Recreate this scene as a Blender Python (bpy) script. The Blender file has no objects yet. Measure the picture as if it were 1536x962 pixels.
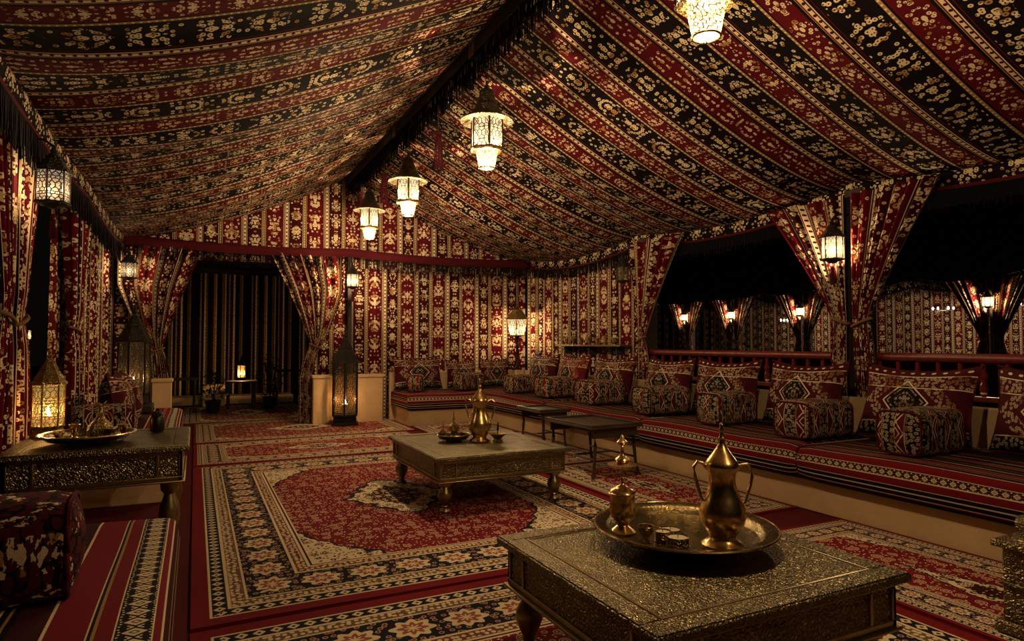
import bpy, math, random
from mathutils import Vector, Matrix
random.seed(7)
PI = math.pi
sc = bpy.context.scene
COL = sc.collection

# ------------------------------------------------------------------ camera, world, exposure
FPX, VPX, HORY, CAMH = 960.0, 293.0, 515.0, 1.25
cam_d = bpy.data.cameras.new('camera'); cam_d.sensor_width = 36.0
cam_d.lens = 36.0 * FPX / 1536.0
cam_d.clip_start = 0.05; cam_d.clip_end = 200
cam = bpy.data.objects.new('camera', cam_d); COL.objects.link(cam)
cam.location = (0, 0, CAMH)
cam.rotation_euler = (PI/2 + math.atan((HORY - 481) / FPX), 0, -math.atan((768 - VPX) / FPX))
sc.camera = cam

W = bpy.data.worlds.new('night'); sc.world = W; W.use_nodes = True
W.node_tree.nodes['Background'].inputs[0].default_value = (0.9, 0.75, 0.6, 1)
W.node_tree.nodes['Background'].inputs[1].default_value = 0.0006
vs = sc.view_settings
vs.view_transform = 'Standard'; vs.look = 'None'; vs.gamma = 1.0; vs.use_curve_mapping = False
vs.exposure = 1.9

P_PEND, P_WALL, P_CANDLE = 92.0, 17.0, 2.6
WARM = (1.0, 0.76, 0.46)
CANDLE = (1.0, 0.58, 0.24)

# ------------------------------------------------------------------ node helper
class S:
    def __init__(s, k): s.k = k
    def __add__(a, b): return m('ADD', a, b)
    def __radd__(a, b): return m('ADD', b, a)
    def __sub__(a, b): return m('SUBTRACT', a, b)
    def __rsub__(a, b): return m('SUBTRACT', b, a)
    def __mul__(a, b): return m('MULTIPLY', a, b)
    def __rmul__(a, b): return m('MULTIPLY', b, a)
    def __truediv__(a, b): return m('DIVIDE', a, b)
    def __lt__(a, b): return m('LESS_THAN', a, b)
    def __gt__(a, b): return m('GREATER_THAN', a, b)
NT = None
def new(t): return NT.nodes.new(t)
def put(inp, v):
    if isinstance(v, S): NT.links.new(v.k, inp)
    else: inp.default_value = v
def m(op, *a):
    n = new('ShaderNodeMath'); n.operation = op
    for i, x in enumerate(a): put(n.inputs[i], x)
    return S(n.outputs[0])
def ab(a): return m('ABSOLUTE', a)
def fr(a): return m('FRACT', a)
def fl(a): return m('FLOOR', a)
def mn(a, b): return m('MINIMUM', a, b)
def mx(a, b): return m('MAXIMUM', a, b)
def pp(a, b): return m('PINGPONG', a, b)
def sn(a): return m('SINE', a)
def pw(a, b): return m('POWER', a, b)
def sq(a): return m('SQRT', a)
def band(t, a, b): return (t > a) * (t < b)
def inv(a): return 1.0 - a
def vec(x, y, z=0.0):
    n = new('ShaderNodeCombineXYZ'); put(n.inputs[0], x); put(n.inputs[1], y); put(n.inputs[2], z)
    return S(n.outputs[0])
def sep(v):
    n = new('ShaderNodeSeparateXYZ'); put(n.inputs[0], v)
    return [S(o) for o in n.outputs]
def vor(v, scale, feat='F1', rnd=1.0, dim='2D', out='Distance'):
    n = new('ShaderNodeTexVoronoi'); n.voronoi_dimensions = dim; n.feature = feat
    put(n.inputs['Vector'], v); n.inputs['Scale'].default_value = scale
    n.inputs['Randomness'].default_value = rnd
    return S(n.outputs[out])
def noise(v, scale, detail=3.0, rough=0.5):
    n = new('ShaderNodeTexNoise'); put(n.inputs['Vector'], v)
    n.inputs['Scale'].default_value = scale; n.inputs['Detail'].default_value = detail
    n.inputs['Roughness'].default_value = rough
    return S(n.outputs[0])
def mixc(f, a, b):
    n = new('ShaderNodeMix'); n.data_type = 'RGBA'
    put(n.inputs[0], f); put(n.inputs[6], c4(a)); put(n.inputs[7], c4(b))
    return S(n.outputs[2])
def c4(a): return a if isinstance(a, S) else (a[0], a[1], a[2], 1.0)
def ramp(f, stops):
    n = new('ShaderNodeValToRGB'); n.color_ramp.interpolation = 'CONSTANT'
    el = n.color_ramp.elements
    while len(el) > 1: el.remove(el[-1])
    el[0].position = stops[0][0]; el[0].color = c4(stops[0][1])
    for p, c in stops[1:]:
        e = el.new(p); e.color = c4(c)
    put(n.inputs[0], f)
    return S(n.outputs[0])
def uvm():
    n = new('ShaderNodeUVMap'); n.uv_map = 'UVMap'; return S(n.outputs[0])
def objc():
    n = new('ShaderNodeTexCoord'); return S(n.outputs['Object'])
def orand():
    n = new('ShaderNodeObjectInfo'); return S(n.outputs['Random'])
def bump(h, strength=0.3, dist=0.01):
    n = new('ShaderNodeBump'); n.inputs['Strength'].default_value = strength
    n.inputs['Distance'].default_value = dist; put(n.inputs['Height'], h)
    return S(n.outputs[0])
def material(name):
    global NT
    mt = bpy.data.materials.new(name); mt.use_nodes = True
    NT = mt.node_tree; NT.nodes.clear()
    return mt
def principled(col, rough=0.8, metal=0.0, nrm=None, spec=0.3, sheen=0.0):
    n = new('ShaderNodeBsdfPrincipled')
    put(n.inputs['Base Color'], c4(col) if not isinstance(col, S) else col)
    put(n.inputs['Roughness'], rough); put(n.inputs['Metallic'], metal)
    n.inputs['Specular IOR Level'].default_value = spec
    if sheen: n.inputs['Sheen Weight'].default_value = sheen
    if nrm is not None: put(n.inputs['Normal'], nrm)
    return S(n.outputs[0])
def out(sh):
    n = new('ShaderNodeOutputMaterial'); put(n.inputs[0], sh)
def mixs(f, a, b):
    n = new('ShaderNodeMixShader'); put(n.inputs[0], f)
    NT.links.new(a.k, n.inputs[1]); NT.links.new(b.k, n.inputs[2])
    return S(n.outputs[0])

RED = (0.175, 0.006, 0.012); MAROON = (0.040, 0.0035, 0.006); DARK = (0.0060, 0.0035, 0.0045)
CREAM = (0.72, 0.56, 0.35); OCHRE = (0.36, 0.20, 0.075); ROSE = (0.30, 0.09, 0.06); NAVY = (0.010, 0.009, 0.016)

# ------------------------------------------------------------------ textiles
def motif(a, v, hw, ln, seed, scale=26.0, cov=.40):
    """cream lace medallions, mirrored in both directions; returns 0/1"""
    b = pp(v, ln)
    r = sq(pw(a / hw, 2.0) + pw((b - ln * 0.5) / (ln * 0.40), 2.0))
    d = vor(vec(a + seed * 3.17, b + seed * 1.31), scale, rnd=0.85)
    wob = r + (d * 0.6 - 0.22)
    inside = (wob < 0.86) * band(d, 0.12, cov)
    core = (r < 0.22) * (d > 0.2)
    d2 = vor(vec(a + seed * 1.7, v), scale * 0.60, rnd=0.75)
    dots = band(d2, 0.06, 0.19) * (wob > 1.0)
    return mx(mx(inside, dots), core)

def stripe_cloth(name, P=0.56, rough=0.85, swap=False, ms=1.0, red=RED, cov=.40, dk=.30, few=False):
    mt = material(name)
    x, y, _ = sep(uvm())
    k = fl(x / P); t = fr(x / P); tm = t * P
    fa, fb = (red, DARK) if not swap else (MAROON, red)
    base = ramp(t, [(0, DARK), (.018, CREAM), (.028, red), (.045, CREAM), (.105, red), (.122, CREAM), (.132, DARK), (.16, fa),
                    (.46, DARK), (.472, CREAM), (.482, DARK), (.50, OCHRE), (.54, DARK), (.556, CREAM), (.566, fb), (.975, red), (.99, CREAM)])
    if few:
        base = ramp(t, [(0, DARK), (.03, CREAM), (.04, red), (.055, CREAM), (.10, red), (.115, OCHRE), (.125, DARK), (.16, fa), (.47, DARK), (.495, OCHRE), (.535, DARK), (.575, fb), (.985, red)])
    lp = 0.10 * P
    q = ab(fr(y / lp) - 0.5) * lp
    lad = ((q * q + pw(tm - .075 * P, 2.0)) < (.021 * P) ** 2)
    q2 = ab(fr(y / (lp * .7)) - 0.5) * lp * .7
    lad2 = ((q2 * q2 + pw(tm - .52 * P, 2.0)) < (.014 * P) ** 2)
    ma = motif(ab(tm - .31 * P), y + k * 0.37, .125 * P, .46 * P, k + 1.0, 15.0 / P * ms, cov)
    mb = motif(ab(tm - .771 * P), y + k * 0.61 + 0.13, .175 * P, .60 * P, k + 5.0, 12.5 / P * ms, cov)
    ma = ma * band(t, .165, .455); mb = mb * band(t, .575, .968)
    n = noise(uvm(), 9.0, 3)
    crm = mixc(m('GREATER_THAN', n, 0.55), CREAM, OCHRE)
    col = mixc(mx(ma, mb), base, crm)
    col = mixc(lad, col, MAROON); col = mixc(lad2, col, CREAM)
    wv = noise(uvm(), 260.0, 1) * 0.6 + noise(uvm(), 1.3, 3) * .8
    col2 = mixc(m('MULTIPLY', wv, dk), col, DARK)
    out(principled(col2, rough, 0, bump(wv + mx(ma, mb) * 0.6, 0.35, 0.006), 0.03)); return mt

def rug_mat(name, hx, hy, seed=0, bs=1.0, ground=RED, sp=1.40):
    """bordered oriental rug; uv in metres from its centre"""
    mt = material(name)
    x, y, _ = sep(uvm())
    ax, ay = ab(x), ab(y)
    dx = hx - ax; dy = hy - ay
    d = mn(dx, dy) / bs
    side = (dx < dy)
    al = (side * ay + inv(side) * ax) / bs
    stops = [(0, RED), (.075, CREAM), (.088, NAVY), (.155, CREAM), (.168, OCHRE), (.172, (.16, .09, .05)), (.235, CREAM), (.247, NAVY),
             (.50, CREAM), (.512, (.17, .05, .035)), (.575, CREAM), (.59, MAROON), (.605, CREAM), (.615, ground)]
    base = ramp(d, stops)
    # guard motifs
    g = ab(fr(al / 0.07) - 0.5) * 0.07
    g1 = ((g + ab(d - .1215)) < 0.028) * ((g + ab(d - .1215)) > 0.010)
    g2a = vor(vec(al, d), 34.0, rnd=0.5)
    g2 = (g2a < 0.36) * mx(band(d, .176, .232), band(d, .518, .572))
    # rosettes of the main border
    cl = 0.25
    ka = fl(al / cl); ra = (fr(al / cl) - 0.5) * cl; rd = d - .374
    rr = sq(ra * ra * 0.75 + rd * rd)
    ang = m('ARCTAN2', ra, rd)
    pet = rr - 0.012 * sn(ang * 8.0)
    main = band(d, .25, .498)
    ros = (pet < .080) * main
    ros2 = (pet < .050) * main
    ros3 = (pet < .022) * main
    lv = vor(vec(al + seed, d), 24.0, rnd=0.9)
    leaf = band(lv, 0.1, 0.29) * (pet > .086) * main
    # field
    fx, fy = hx - .615 * bs, hy - .615 * bs
    fld = (d > .615)
    fa = vor(vec(ax + seed * 2.3, ay), 12.5, rnd=0.75)
    fb = vor(vec(ax + seed * 5.1, ay), 30.0, rnd=0.9)
    ca = sep(vor(vec(ax + seed * 2.3, ay), 12.5, rnd=0.75, out='Color'))[0]
    flo = mx(band(fa, .08, .20) * (ca > .22), band(fa, .27, .32) * (ca > .5)); flo = mx(flo, (fb < .17) * (fa > .38))
    wob = (fa * 0.10) + 0.05 * sn(ax * 22.0 / bs) * sn(ay * 22.0 / bs)
    e = pw(ax / fx, 1.7) + pw(ay / fy, 1.7) + wob
    spn = (e > sp) * fld
    sedge = band(e, sp - .05, sp) * fld
    md = ax / (.52 * fx) + ay / (.50 * fy) + wob * 1.6
    med = (md < 1.0) * fld; med2 = (md < .62) * fld; medr = band(md, .93, 1.03) * fld
    col = base
    col = mixc(mx(g1, g2), col, CREAM)
    col = mixc(leaf, col, mixc(lv < .24, CREAM, ROSE))
    col = mixc(ros, col, CREAM); col = mixc(ros2, col, ROSE); col = mixc(ros3, col, CREAM)
    col = mixc(flo * fld, col, mixc(fa < .2, CREAM, (.5, .3, .16)))
    spc = mixc(mx(flo, (fb < .22)), CREAM, mixc(ca > .5, NAVY, MAROON))
    col = mixc(spn, col, spc); col = mixc(sedge, col, NAVY)
    col = mixc(med, col, spc); col = mixc(med2, col, mixc(flo, MAROON, CREAM)); col = mixc(medr, col, NAVY)
    w = noise(uvm(), 240.0, 1); w2 = noise(uvm(), 2.2, 3)
    col = mixc(w * 0.22 + w2 * 0.16, col, DARK)
    out(principled(col, 0.92, 0, bump(w, 0.5, 0.006), 0.1)); return mt

def seat_mat(name, stops, L, mot=None):
    """stripes along the length; uv v = metres round the section from the front bottom edge"""
    mt = material(name)
    u, v, _ = sep(uvm())
    f = fr(v / L)
    base = ramp(f, stops)
    col = base
    for (a, b, fq) in mot or []:
        c = (a + b) / 2 * L; hw = (b - a) / 2 * L
        q = ab(fr(u / fq) - 0.5) * fq
        dd = q * (hw / (fq * .5)) + ab(f * L - c)
        lace = vor(vec(q, ab(f * L - c)), 60.0, rnd=0.9)
        msk = band(f, a, b) * (mx(band(dd, hw * .35, hw * .75), (dd < hw * .2)) + (lace < .22) * (dd > hw)) > 0.5
        col = mixc(msk, col, CREAM)
    w = noise(uvm(), 300.0, 1)
    fine = vor(vec(u * 1.0, v), 120.0)
    col = mixc(w * 0.5 + (fine < .25) * 0.12, col, DARK)
    out(principled(col, 0.9, 0, bump(w, 0.4, 0.004), 0.1, 0.0)); return mt

def cushion_mat(name, ground, mode):
    """uv 0..1 over the face"""
    mt = material(name)
    u, v, _ = sep(uvm())
    rn = orand()
    cx = ab(u - 0.5); cyv = v - 0.46
    if mode == 'pillow':
        d = vor(vec(cx * 1.5 + rn * 5.0, v), 19.0, rnd=0.8)
        lace = mx(band(d, 0.16, 0.245), band(d, .345, .385))
        dmd = cx * 1.5 + ab(cyv)
        topb = band(v, .68, .86)
        botb = band(v, .03, .17)
        dia = mx((dmd < .17), band(dmd, .24, .27)); dia2 = band(dmd, .31, .335)
        crn = band(dmd, .43, .66) * band(v, .17, .68)
        lines = mx(mx(band(v, .86, .872), band(v, .668, .68)), band(v, .17, .182))
        q = ab(fr(u / .09) - .5) * .09
        dots = ((q * q + pw(v - .935, 2.0)) < .018 * .018)
        msk = mx(mx(mx(lace * mx(topb, botb), lace * crn), mx(dia * lace, dia2)), mx(lines, dots))
        col = mixc(band(v, .0, .17), ground, DARK)
        col = mixc((dmd < .30), col, DARK)
    elif mode == 'sparse':
        d = vor(vec(u, v), 3.2, rnd=0.9); d2 = vor(vec(u, v), 11.0, rnd=0.9)
        msk = (d < .34) * (noise(vec(u * 2.0, v * 2.0), 5.0, 4, .7) > .55)
        msk = mx(msk, band(fr(v * .52 + .1), .0, .10) * (noise(vec(u, v), 14.0, 3) > .52))
        col = mixc(d2 > .5, ground, DARK)
    else:
        d = vor(vec(cx * .8 + rn * 7.0, pp(v + rn, .5)), 13.0, rnd=0.8)
        st = fr(u * 2.0 + rn)
        lace = mx(band(d, .17, .25), band(d, .35, .40))
        dm = ab(fr(u * 3.0) - .5) + ab(fr(v * 2.0 + .5) - .5)
        net = mx(band(dm, .44, .52), band(dm, .2, .26))
        msk = mx(lace * (st > .45), net * band(st, .08, .40))
        msk = mx(msk, mx(band(st, .42, .44), band(st, .02, .045)))
        col = mixc(st > .45, ground, DARK)
    n = noise(uvm(), 4.0, 2)
    crm = mixc(n > .54, CREAM, OCHRE)
    col = mixc(msk, col, crm)
    w = noise(uvm(), 150.0, 1)
    col = mixc(w * .5, col, DARK)
    out(principled(col, .9, 0, bump(w + msk * .7, .4, .004), .1)); return mt

def plain_cloth(name, colr, rough=.9):
    mt = material(name); w = noise(objc(), 120.0, 2)
    out(principled(mixc(w * .6, colr, DARK), rough, 0, bump(w, .3, .004), .1)); return mt

def metal_mat(name, colr, rough, dk, relief=0.0, scale=40.0, metal=1.0):
    mt = material(name); o = objc()
    n = noise(o, 14.0, 4)
    col = mixc(m('MULTIPLY', n, .75), colr, dk); nrm = None
    r = n * .22 + (rough - .1)
    if relief:
        ed = vor(o, scale, 'DISTANCE_TO_EDGE', 0.9, '3D')
        d1 = vor(o, scale * .5, 'F1', 0.6, '3D')
        h = m('MULTIPLY', mn(ed * 4.0, 1.0), 1.0) + sn(d1 * 26.0) * .35
        nrm = bump(h, relief, .012)
        cav = m('LESS_THAN', ed, .06)
        col = mixc(mx(cav * .65, (sn(d1 * 26.0) < -.75) * .5), col, dk)
    else:
        nrm = bump(n, .06, .01)
    out(principled(col, r, metal, nrm, .5)); return mt

def wood_mat(name, colr, dk, rough=.5):
    mt = material(name); o = objc(); x, y, z = sep(o)
    g = noise(vec(x * 6.0, y * 6.0, z * 1.2), 7.0, 4)
    out(principled(mixc(g, colr, dk), rough, 0, bump(g, .2, .006), .35)); return mt

def plaster_mat():
    mt = material('plaster'); o = objc()
    n = noise(o, 3.0, 5); n2 = noise(o, 30.0, 3)
    out(principled(mixc(n * .9, (.62, .43, .24), (.33, .2, .1)), .8, 0, bump(n * .6 + n2 * .4, .25, .02), .2)); return mt

def emit_mat(name, colr, st):
    mt = material(name); n = new('ShaderNodeEmission'); n.inputs[0].default_value = c4(colr); n.inputs[1].default_value = st
    out(S(n.outputs[0])); mt.cycles.emission_sampling = 'NONE'; return mt

def pane_mat(name, colr, st, scale, thr, frame, clear=.55, grow=0.0):
    """pierced metal filigree over frosted glass lit from inside"""
    mt = material(name)
    u, v, _ = sep(uvm())
    p = vec(ab(u), pp(v, .05))
    ed = vor(p, scale, 'DISTANCE_TO_EDGE', .75)
    fil = (ed < thr)
    em = new('ShaderNodeEmission'); em.inputs[0].default_value = c4(colr); em.inputs[1].default_value = st
    tr = new('ShaderNodeBsdfTransparent'); tr.inputs[0].default_value = (1, .93, .82, 1)
    gl = principled((.10, .08, .05), .3, 0, None, .5)
    g = mixs(.35, S(em.outputs[0]), gl)
    g = mixs(clear, g, S(tr.outputs[0]))
    me = principled(frame, .4, .9)
    out(mixs(fil, g, me)); mt.cycles.emission_sampling = 'NONE'; return mt

MAT = {}
MAT['roof'] = stripe_cloth('tent_cloth', .56, red=(.088, .004, .008), dk=.40, cov=.37, few=True)
MAT['wall'] = stripe_cloth('wall_cloth', .60, swap=True, red=(.090, .0045, .009), cov=.46, dk=.36)
MAT['curtain'] = stripe_cloth('curtain_cloth', .56, swap=True, red=(.105, .005, .010), cov=.45, dk=.36)
MAT['rust'] = plain_cloth('red_piping', (.075, .005, .008))
MAT['tassel'] = plain_cloth('tassel_thread', (.07, .008, .012))
MAT['fringe'] = plain_cloth('fringe_thread', (.007, .0045, .0045))
MAT['rope'] = plain_cloth('tieback_rope', (.20, .09, .04))
MAT['redfloor'] = plain_cloth('red_floor', (.10, .007, .010))
MAT['brass'] = metal_mat('polished_brass', (.80, .57, .25), .25, (.38, .23, .08))
MAT['brass_orn'] = metal_mat('worked_brass', (.50, .33, .12), .30, (.06, .035, .012), .55, 70)
MAT['table'] = metal_mat('embossed_brass', (.36, .27, .13), .36, (.05, .04, .022), .5, 52)
MAT['table_top'] = metal_mat('engraved_brass', (.29, .22, .11), .36, (.045, .036, .02), .42, 62)
MAT['tray'] = metal_mat('tray_brass', (.30, .21, .09), .26, (.05, .035, .015), .14, 90)
MAT['table_edge'] = metal_mat('brass_edge', (.42, .31, .15), .34, (.10, .07, .035))
MAT['iron'] = metal_mat('dark_iron', (.035, .027, .020), .42, (.008, .006, .005), 0, 40, .8)
MAT['iron_orn'] = metal_mat('pierced_iron', (.05, .038, .025), .42, (.006, .005, .004), .7, 60, .8)
MAT['lantern_metal'] = metal_mat('pierced_pewter', (.24, .18, .11), .36, (.02, .015, .01), .7, 60, .95)
MAT['wood'] = wood_mat('dark_wood', (.035, .018, .010), (.008, .005, .003), .7)
MAT['woodred'] = wood_mat('red_wood', (.16, .020, .018), (.05, .007, .007), .35)
MAT['woodtab'] = wood_mat('table_wood', (.075, .048, .026), (.018, .011, .007), .4)
MAT['plaster'] = plaster_mat()
MAT['wax'] = plain_cloth('candle_wax', (.75, .6, .42), .5)
MAT['flame'] = emit_mat('flame', (1, .66, .30), 60)
MAT['bulb'] = emit_mat('bulb', (1, .78, .5), 30)
MAT['pane'] = pane_mat('bright_pane', (1, .78, .50), .50, 34, .11, (.10, .07, .04), .5)
MAT['pane_cup'] = pane_mat('cup_glass', (1, .76, .46), .28, 40, .11, (.2, .14, .07), .35)
MAT['pane_wall'] = pane_mat('wall_pane', (1, .76, .46), .55, 52, .08, (.05, .035, .02), .55)
MAT['pane_fil'] = pane_mat('filigree_pane', (1, .82, .58), .18, 40, .13, (.03, .02, .012), .6)
MAT['pane_gold'] = pane_mat('gold_pane', (1, .66, .18), .16, 40, .08, (.4, .27, .08), .55)
MAT['pane_dark'] = pane_mat('smoked_pane', (1, .7, .3), .012, 34, .09, (.05, .035, .02), .75)
MAT['ground'] = plain_cloth('dark_ground', (.02, .016, .012))
MAT['leaf'] = plain_cloth('dark_leaf', (.012, .02, .008), .5)
MAT['food'] = plain_cloth('dates', (.10, .045, .015), .4)
SEAT_STOPS = [(0, DARK), (.02, RED), (.032, CREAM), (.037, DARK), (.062, CREAM), (.067, DARK), (.09, CREAM), (.095, RED), (.140, CREAM), (.145, MAROON), (.19, CREAM), (.195, RED), (.245, CREAM), (.25, MAROON), (.275, OCHRE), (.282, DARK),
              (.31, CREAM), (.316, RED), (.36, OCHRE), (.366, DARK), (.41, CREAM), (.415, MAROON), (.47, OCHRE), (.476, DARK), (.53, CREAM), (.535, RED), (.58, OCHRE), (.586, DARK), (.66, CREAM), (.666, MAROON), (.78, OCHRE), (.786, DARK)]
MAT['seat'] = seat_mat('seat_stripes', SEAT_STOPS, 1.05, [(.147, .188, .055)])
LS = [(0, MAROON), (.06, CREAM), (.066, RED), (.13, CREAM), (.136, DARK), (.16, OCHRE), (.168, MAROON), (.21, CREAM), (.222, RED), (.24, CREAM), (.246, DARK), (.325, CREAM), (.332, RED), (.37, OCHRE), (.378, DARK), (.385, CREAM), (.39, RED),
      (.48, CREAM), (.486, MAROON), (.56, DARK), (.575, OCHRE), (.585, DARK), (.60, CREAM), (.606, RED), (.70, CREAM), (.706, DARK), (.72, OCHRE), (.73, MAROON), (.83, CREAM), (.836, RED), (.93, OCHRE)]
MAT['seat_wide'] = seat_mat('wide_seat_stripes', LS, 1.10, [(.245, .325, .07)])
MAT['pillow'] = cushion_mat('kilim_pillow', (.055, .0045, .008), 'pillow')
MAT['pillow_red'] = cushion_mat('kilim_pillow_red', (.14, .010, .012), 'pillow')
MAT['bolster_sparse'] = cushion_mat('dark_red_bolster', (.075, .007, .010), 'sparse')
MAT['bolster'] = cushion_mat('kilim_bolster', (.075, .006, .009), 'bolster')
MAT['bolster_red'] = cushion_mat('kilim_bolster_red', (.16, .012, .012), 'bolster')

# ------------------------------------------------------------------ mesh helper
class MB:
    def __init__(s): s.v = []; s.f = []; s.uv = []
    def add(s, vs, fs, uv=None):
        o = len(s.v); s.v += [tuple(p) for p in vs]
        s.uv += (uv if uv else [(p[0], p[1]) for p in vs])
        s.f += [tuple(i + o for i in f) for f in fs]
        return s
    def box(s, x0, x1, y0, y1, z0, z1, M=None):
        vs = [Vector((x, y, z)) for x in (x0, x1) for y in (y0, y1) for z in (z0, z1)]
        if M is not None: vs = [M @ p for p in vs]
        return s.add(vs, [(0, 1, 3, 2), (4, 6, 7, 5), (0, 4, 5, 1), (2, 3, 7, 6), (0, 2, 6, 4), (1, 5, 7, 3)])
    def lathe(s, prof, n=24, c=(0, 0, 0), a0=0.0, cap=True, M=None):
        vs, fs, uv = [], [], []
        for r, z in prof:
            for i in range(n):
                a = a0 + 2 * PI * i / n
                p = Vector((c[0] + r * math.cos(a), c[1] + r * math.sin(a), c[2] + z))
                vs.append(M @ p if M is not None else p); uv.append((r * 2 * PI * i / n, z))
        for j in range(len(prof) - 1):
            for i in range(n):
                k = (i + 1) % n
                fs.append((j * n + i, j * n + k, (j + 1) * n + k, (j + 1) * n + i))
        if cap:
            if prof[0][0] > 1e-4: fs.append(tuple(range(n))[::-1])
            if prof[-1][0] > 1e-4: fs.append(tuple((len(prof) - 1) * n + i for i in range(n)))
        return s.add(vs, fs, uv)
    def tube(s, path, r, n=8, closed=False):
        path = [Vector(p) for p in path]; L = len(path); vs, fs, uv = [], [], []
        up = Vector((0, 0, 1)); acc = 0
        for i, p in enumerate(path):
            if closed: t = path[(i + 1) % L] - path[i - 1]
            else: t = path[min(i + 1, L - 1)] - path[max(i - 1, 0)]
            t.normalize()
            b = t.cross(up)
            if b.length < 1e-3: b = t.cross(Vector((1, 0, 0)))
            b.normalize(); q = b.cross(t)
            rr = r[i] if isinstance(r, (list, tuple)) else r
            if i: acc += (p - path[i - 1]).length
            for j in range(n):
                a = 2 * PI * j / n
                vs.append(p + (b * math.cos(a) + q * math.sin(a)) * rr); uv.append((rr * 2 * PI * j / n, acc))
        for i in range(L if closed else L - 1):
            k = (i + 1) % L
            for j in range(n):
                l = (j + 1) % n
                fs.append((i * n + j, i * n + l, k * n + l, k * n + j))
        if not closed:
            fs.append(tuple(range(n))[::-1]); fs.append(tuple((L - 1) * n + j for j in range(n)))
        return s.add(vs, fs, uv)
    def grid(s, fn, nu, nv):
        """fn(i/nu, j/nv) -> (pos, uv)"""
        vs, uv, fs = [], [], []
        for i in range(nu + 1):
            for j in range(nv + 1):
                p, t = fn(i / nu, j / nv); vs.append(p); uv.append(t)
        for i in range(nu):
            for j in range(nv):
                a = i * (nv + 1) + j
                fs.append((a, a + nv + 1, a + nv + 2, a + 1))
        return s.add(vs, fs, uv)
    def mesh(s, name, mat, ang=40):
        me = bpy.data.meshes.new(name)
        me.from_pydata(s.v, [], s.f)
        ul = me.uv_layers.new(name='UVMap')
        idx = [0] * len(me.loops); me.loops.foreach_get('vertex_index', idx)
        flat = [c for i in idx for c in s.uv[i]]
        ul.data.foreach_set('uv', flat)
        me.materials.append(MAT[mat] if isinstance(mat, str) else mat)
        if ang:
            me.polygons.foreach_set('use_smooth', [True] * len(me.polygons))
            me.set_sharp_from_angle(angle=math.radians(ang))
        me.update(); return me
    def build(s, name, mat, parent=None, ang=40, bevel=0, loc=None, solid=0):
        o = bpy.data.objects.new(name, s.mesh(name, mat, ang)); COL.objects.link(o)
        if parent: o.parent = parent
        if loc: o.location = loc
        if solid:
            md = o.modifiers.new('thickness', 'SOLIDIFY'); md.thickness = solid; md.offset = 0
        if bevel:
            md = o.modifiers.new('bevel', 'BEVEL'); md.width = bevel; md.segments = 2; md.limit_method = 'ANGLE'
        return o
def tag(o, label=None, cat=None, group=None, kind=None):
    if label: o['label'] = label
    if cat: o['category'] = cat
    if group: o['group'] = group
    if kind: o['kind'] = kind
    return o
def thing(name, label, cat, loc=(0, 0, 0), rz=0.0, group=None):
    o = bpy.data.objects.new(name, None); COL.objects.link(o)
    o.location = loc; o.rotation_euler = (0, 0, rz); o.empty_display_size = .1
    return tag(o, label, cat, group)
def inst(name, me, parent, loc=(0, 0, 0), rz=0.0):
    o = bpy.data.objects.new(name, me); COL.objects.link(o); o.parent = parent
    o.location = loc; o.rotation_euler = (0, 0, rz); return o
def dup(o, loc=None, rz=None, label=None, group=None, parent=None, scale=None):
    c = o.copy(); COL.objects.link(c); c.parent = parent
    if loc is not None: c.location = loc
    if rz is not None: c.rotation_euler = (0, 0, rz)
    if scale: c.scale = (scale,) * 3
    if label: c['label'] = label
    if group: c['group'] = group
    for ch in list(o.children): dup(ch, parent=c)
    return c
def lamp(parent, z, power, colr=WARM, r=.03, loc=None):
    d = bpy.data.lights.new('lantern_light', 'POINT'); d.energy = power; d.color = colr; d.shadow_soft_size = r
    o = bpy.data.objects.new('lantern_light', d); COL.objects.link(o); o.parent = parent; o.location = loc or (0, 0, z)
    return o
def lerp(a, b, t): return a + (b - a) * t

# ------------------------------------------------------------------ room dimensions
XL, XR, XC = -0.97, 5.45, 2.2
YB, YN = 10.4, -2.6
ZE, ZR = 2.72, 3.95
POSTS = [-2.3, .8, 3.82, 7.0, 10.1]
def scallop(y, amp=.13):
    for a, b in zip(POSTS[:-1], POSTS[1:]):
        if a <= y <= b: return -amp * (math.sin(PI * (y - a) / (b - a))) ** .8
    return 0.0
def roof_pt(side, s, y):
    xe = XL if side < 0 else XR
    x = lerp(XC, xe, s)
    ze = ZE + (scallop(y) if side > 0 else scallop(y, .05))
    z = ze + (ZR - ze) * ((1 - s) ** 1.42) 
    z += (.030 * math.sin(y * 2 * PI / 1.55 + (1.2 if side < 0 else 0)) + .014 * math.sin(y * 8.3 + s * 3)) * s * (1 - s) * 4 + .03 * math.sin(y * 1.7 + s * 4) * s * (1 - s) * 2
    return x, y, z

# floor and ground
tag(MB().box(-1.25, 5.6, YN, 16.5, -.05, 0).build('floor', 'redfloor', ang=0), kind='structure')
tag(MB().box(-30, 45, -20, 45, -.25, -.051).build('ground', 'ground', ang=0), kind='structure')

# tent roof
for side, nm in ((-1, 'ceiling_left'), (1, 'ceiling_right')):
    g = MB()
    def fn(a, b, side=side):
        y = lerp(YN, YB, a); p = roof_pt(side, b, y)
        return p, (y + (0.2 if side > 0 else 0), b * 3.6)
    g.grid(fn, 150, 44)
    tag(g.build(nm, 'roof', ang=180), kind='structure')

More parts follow.
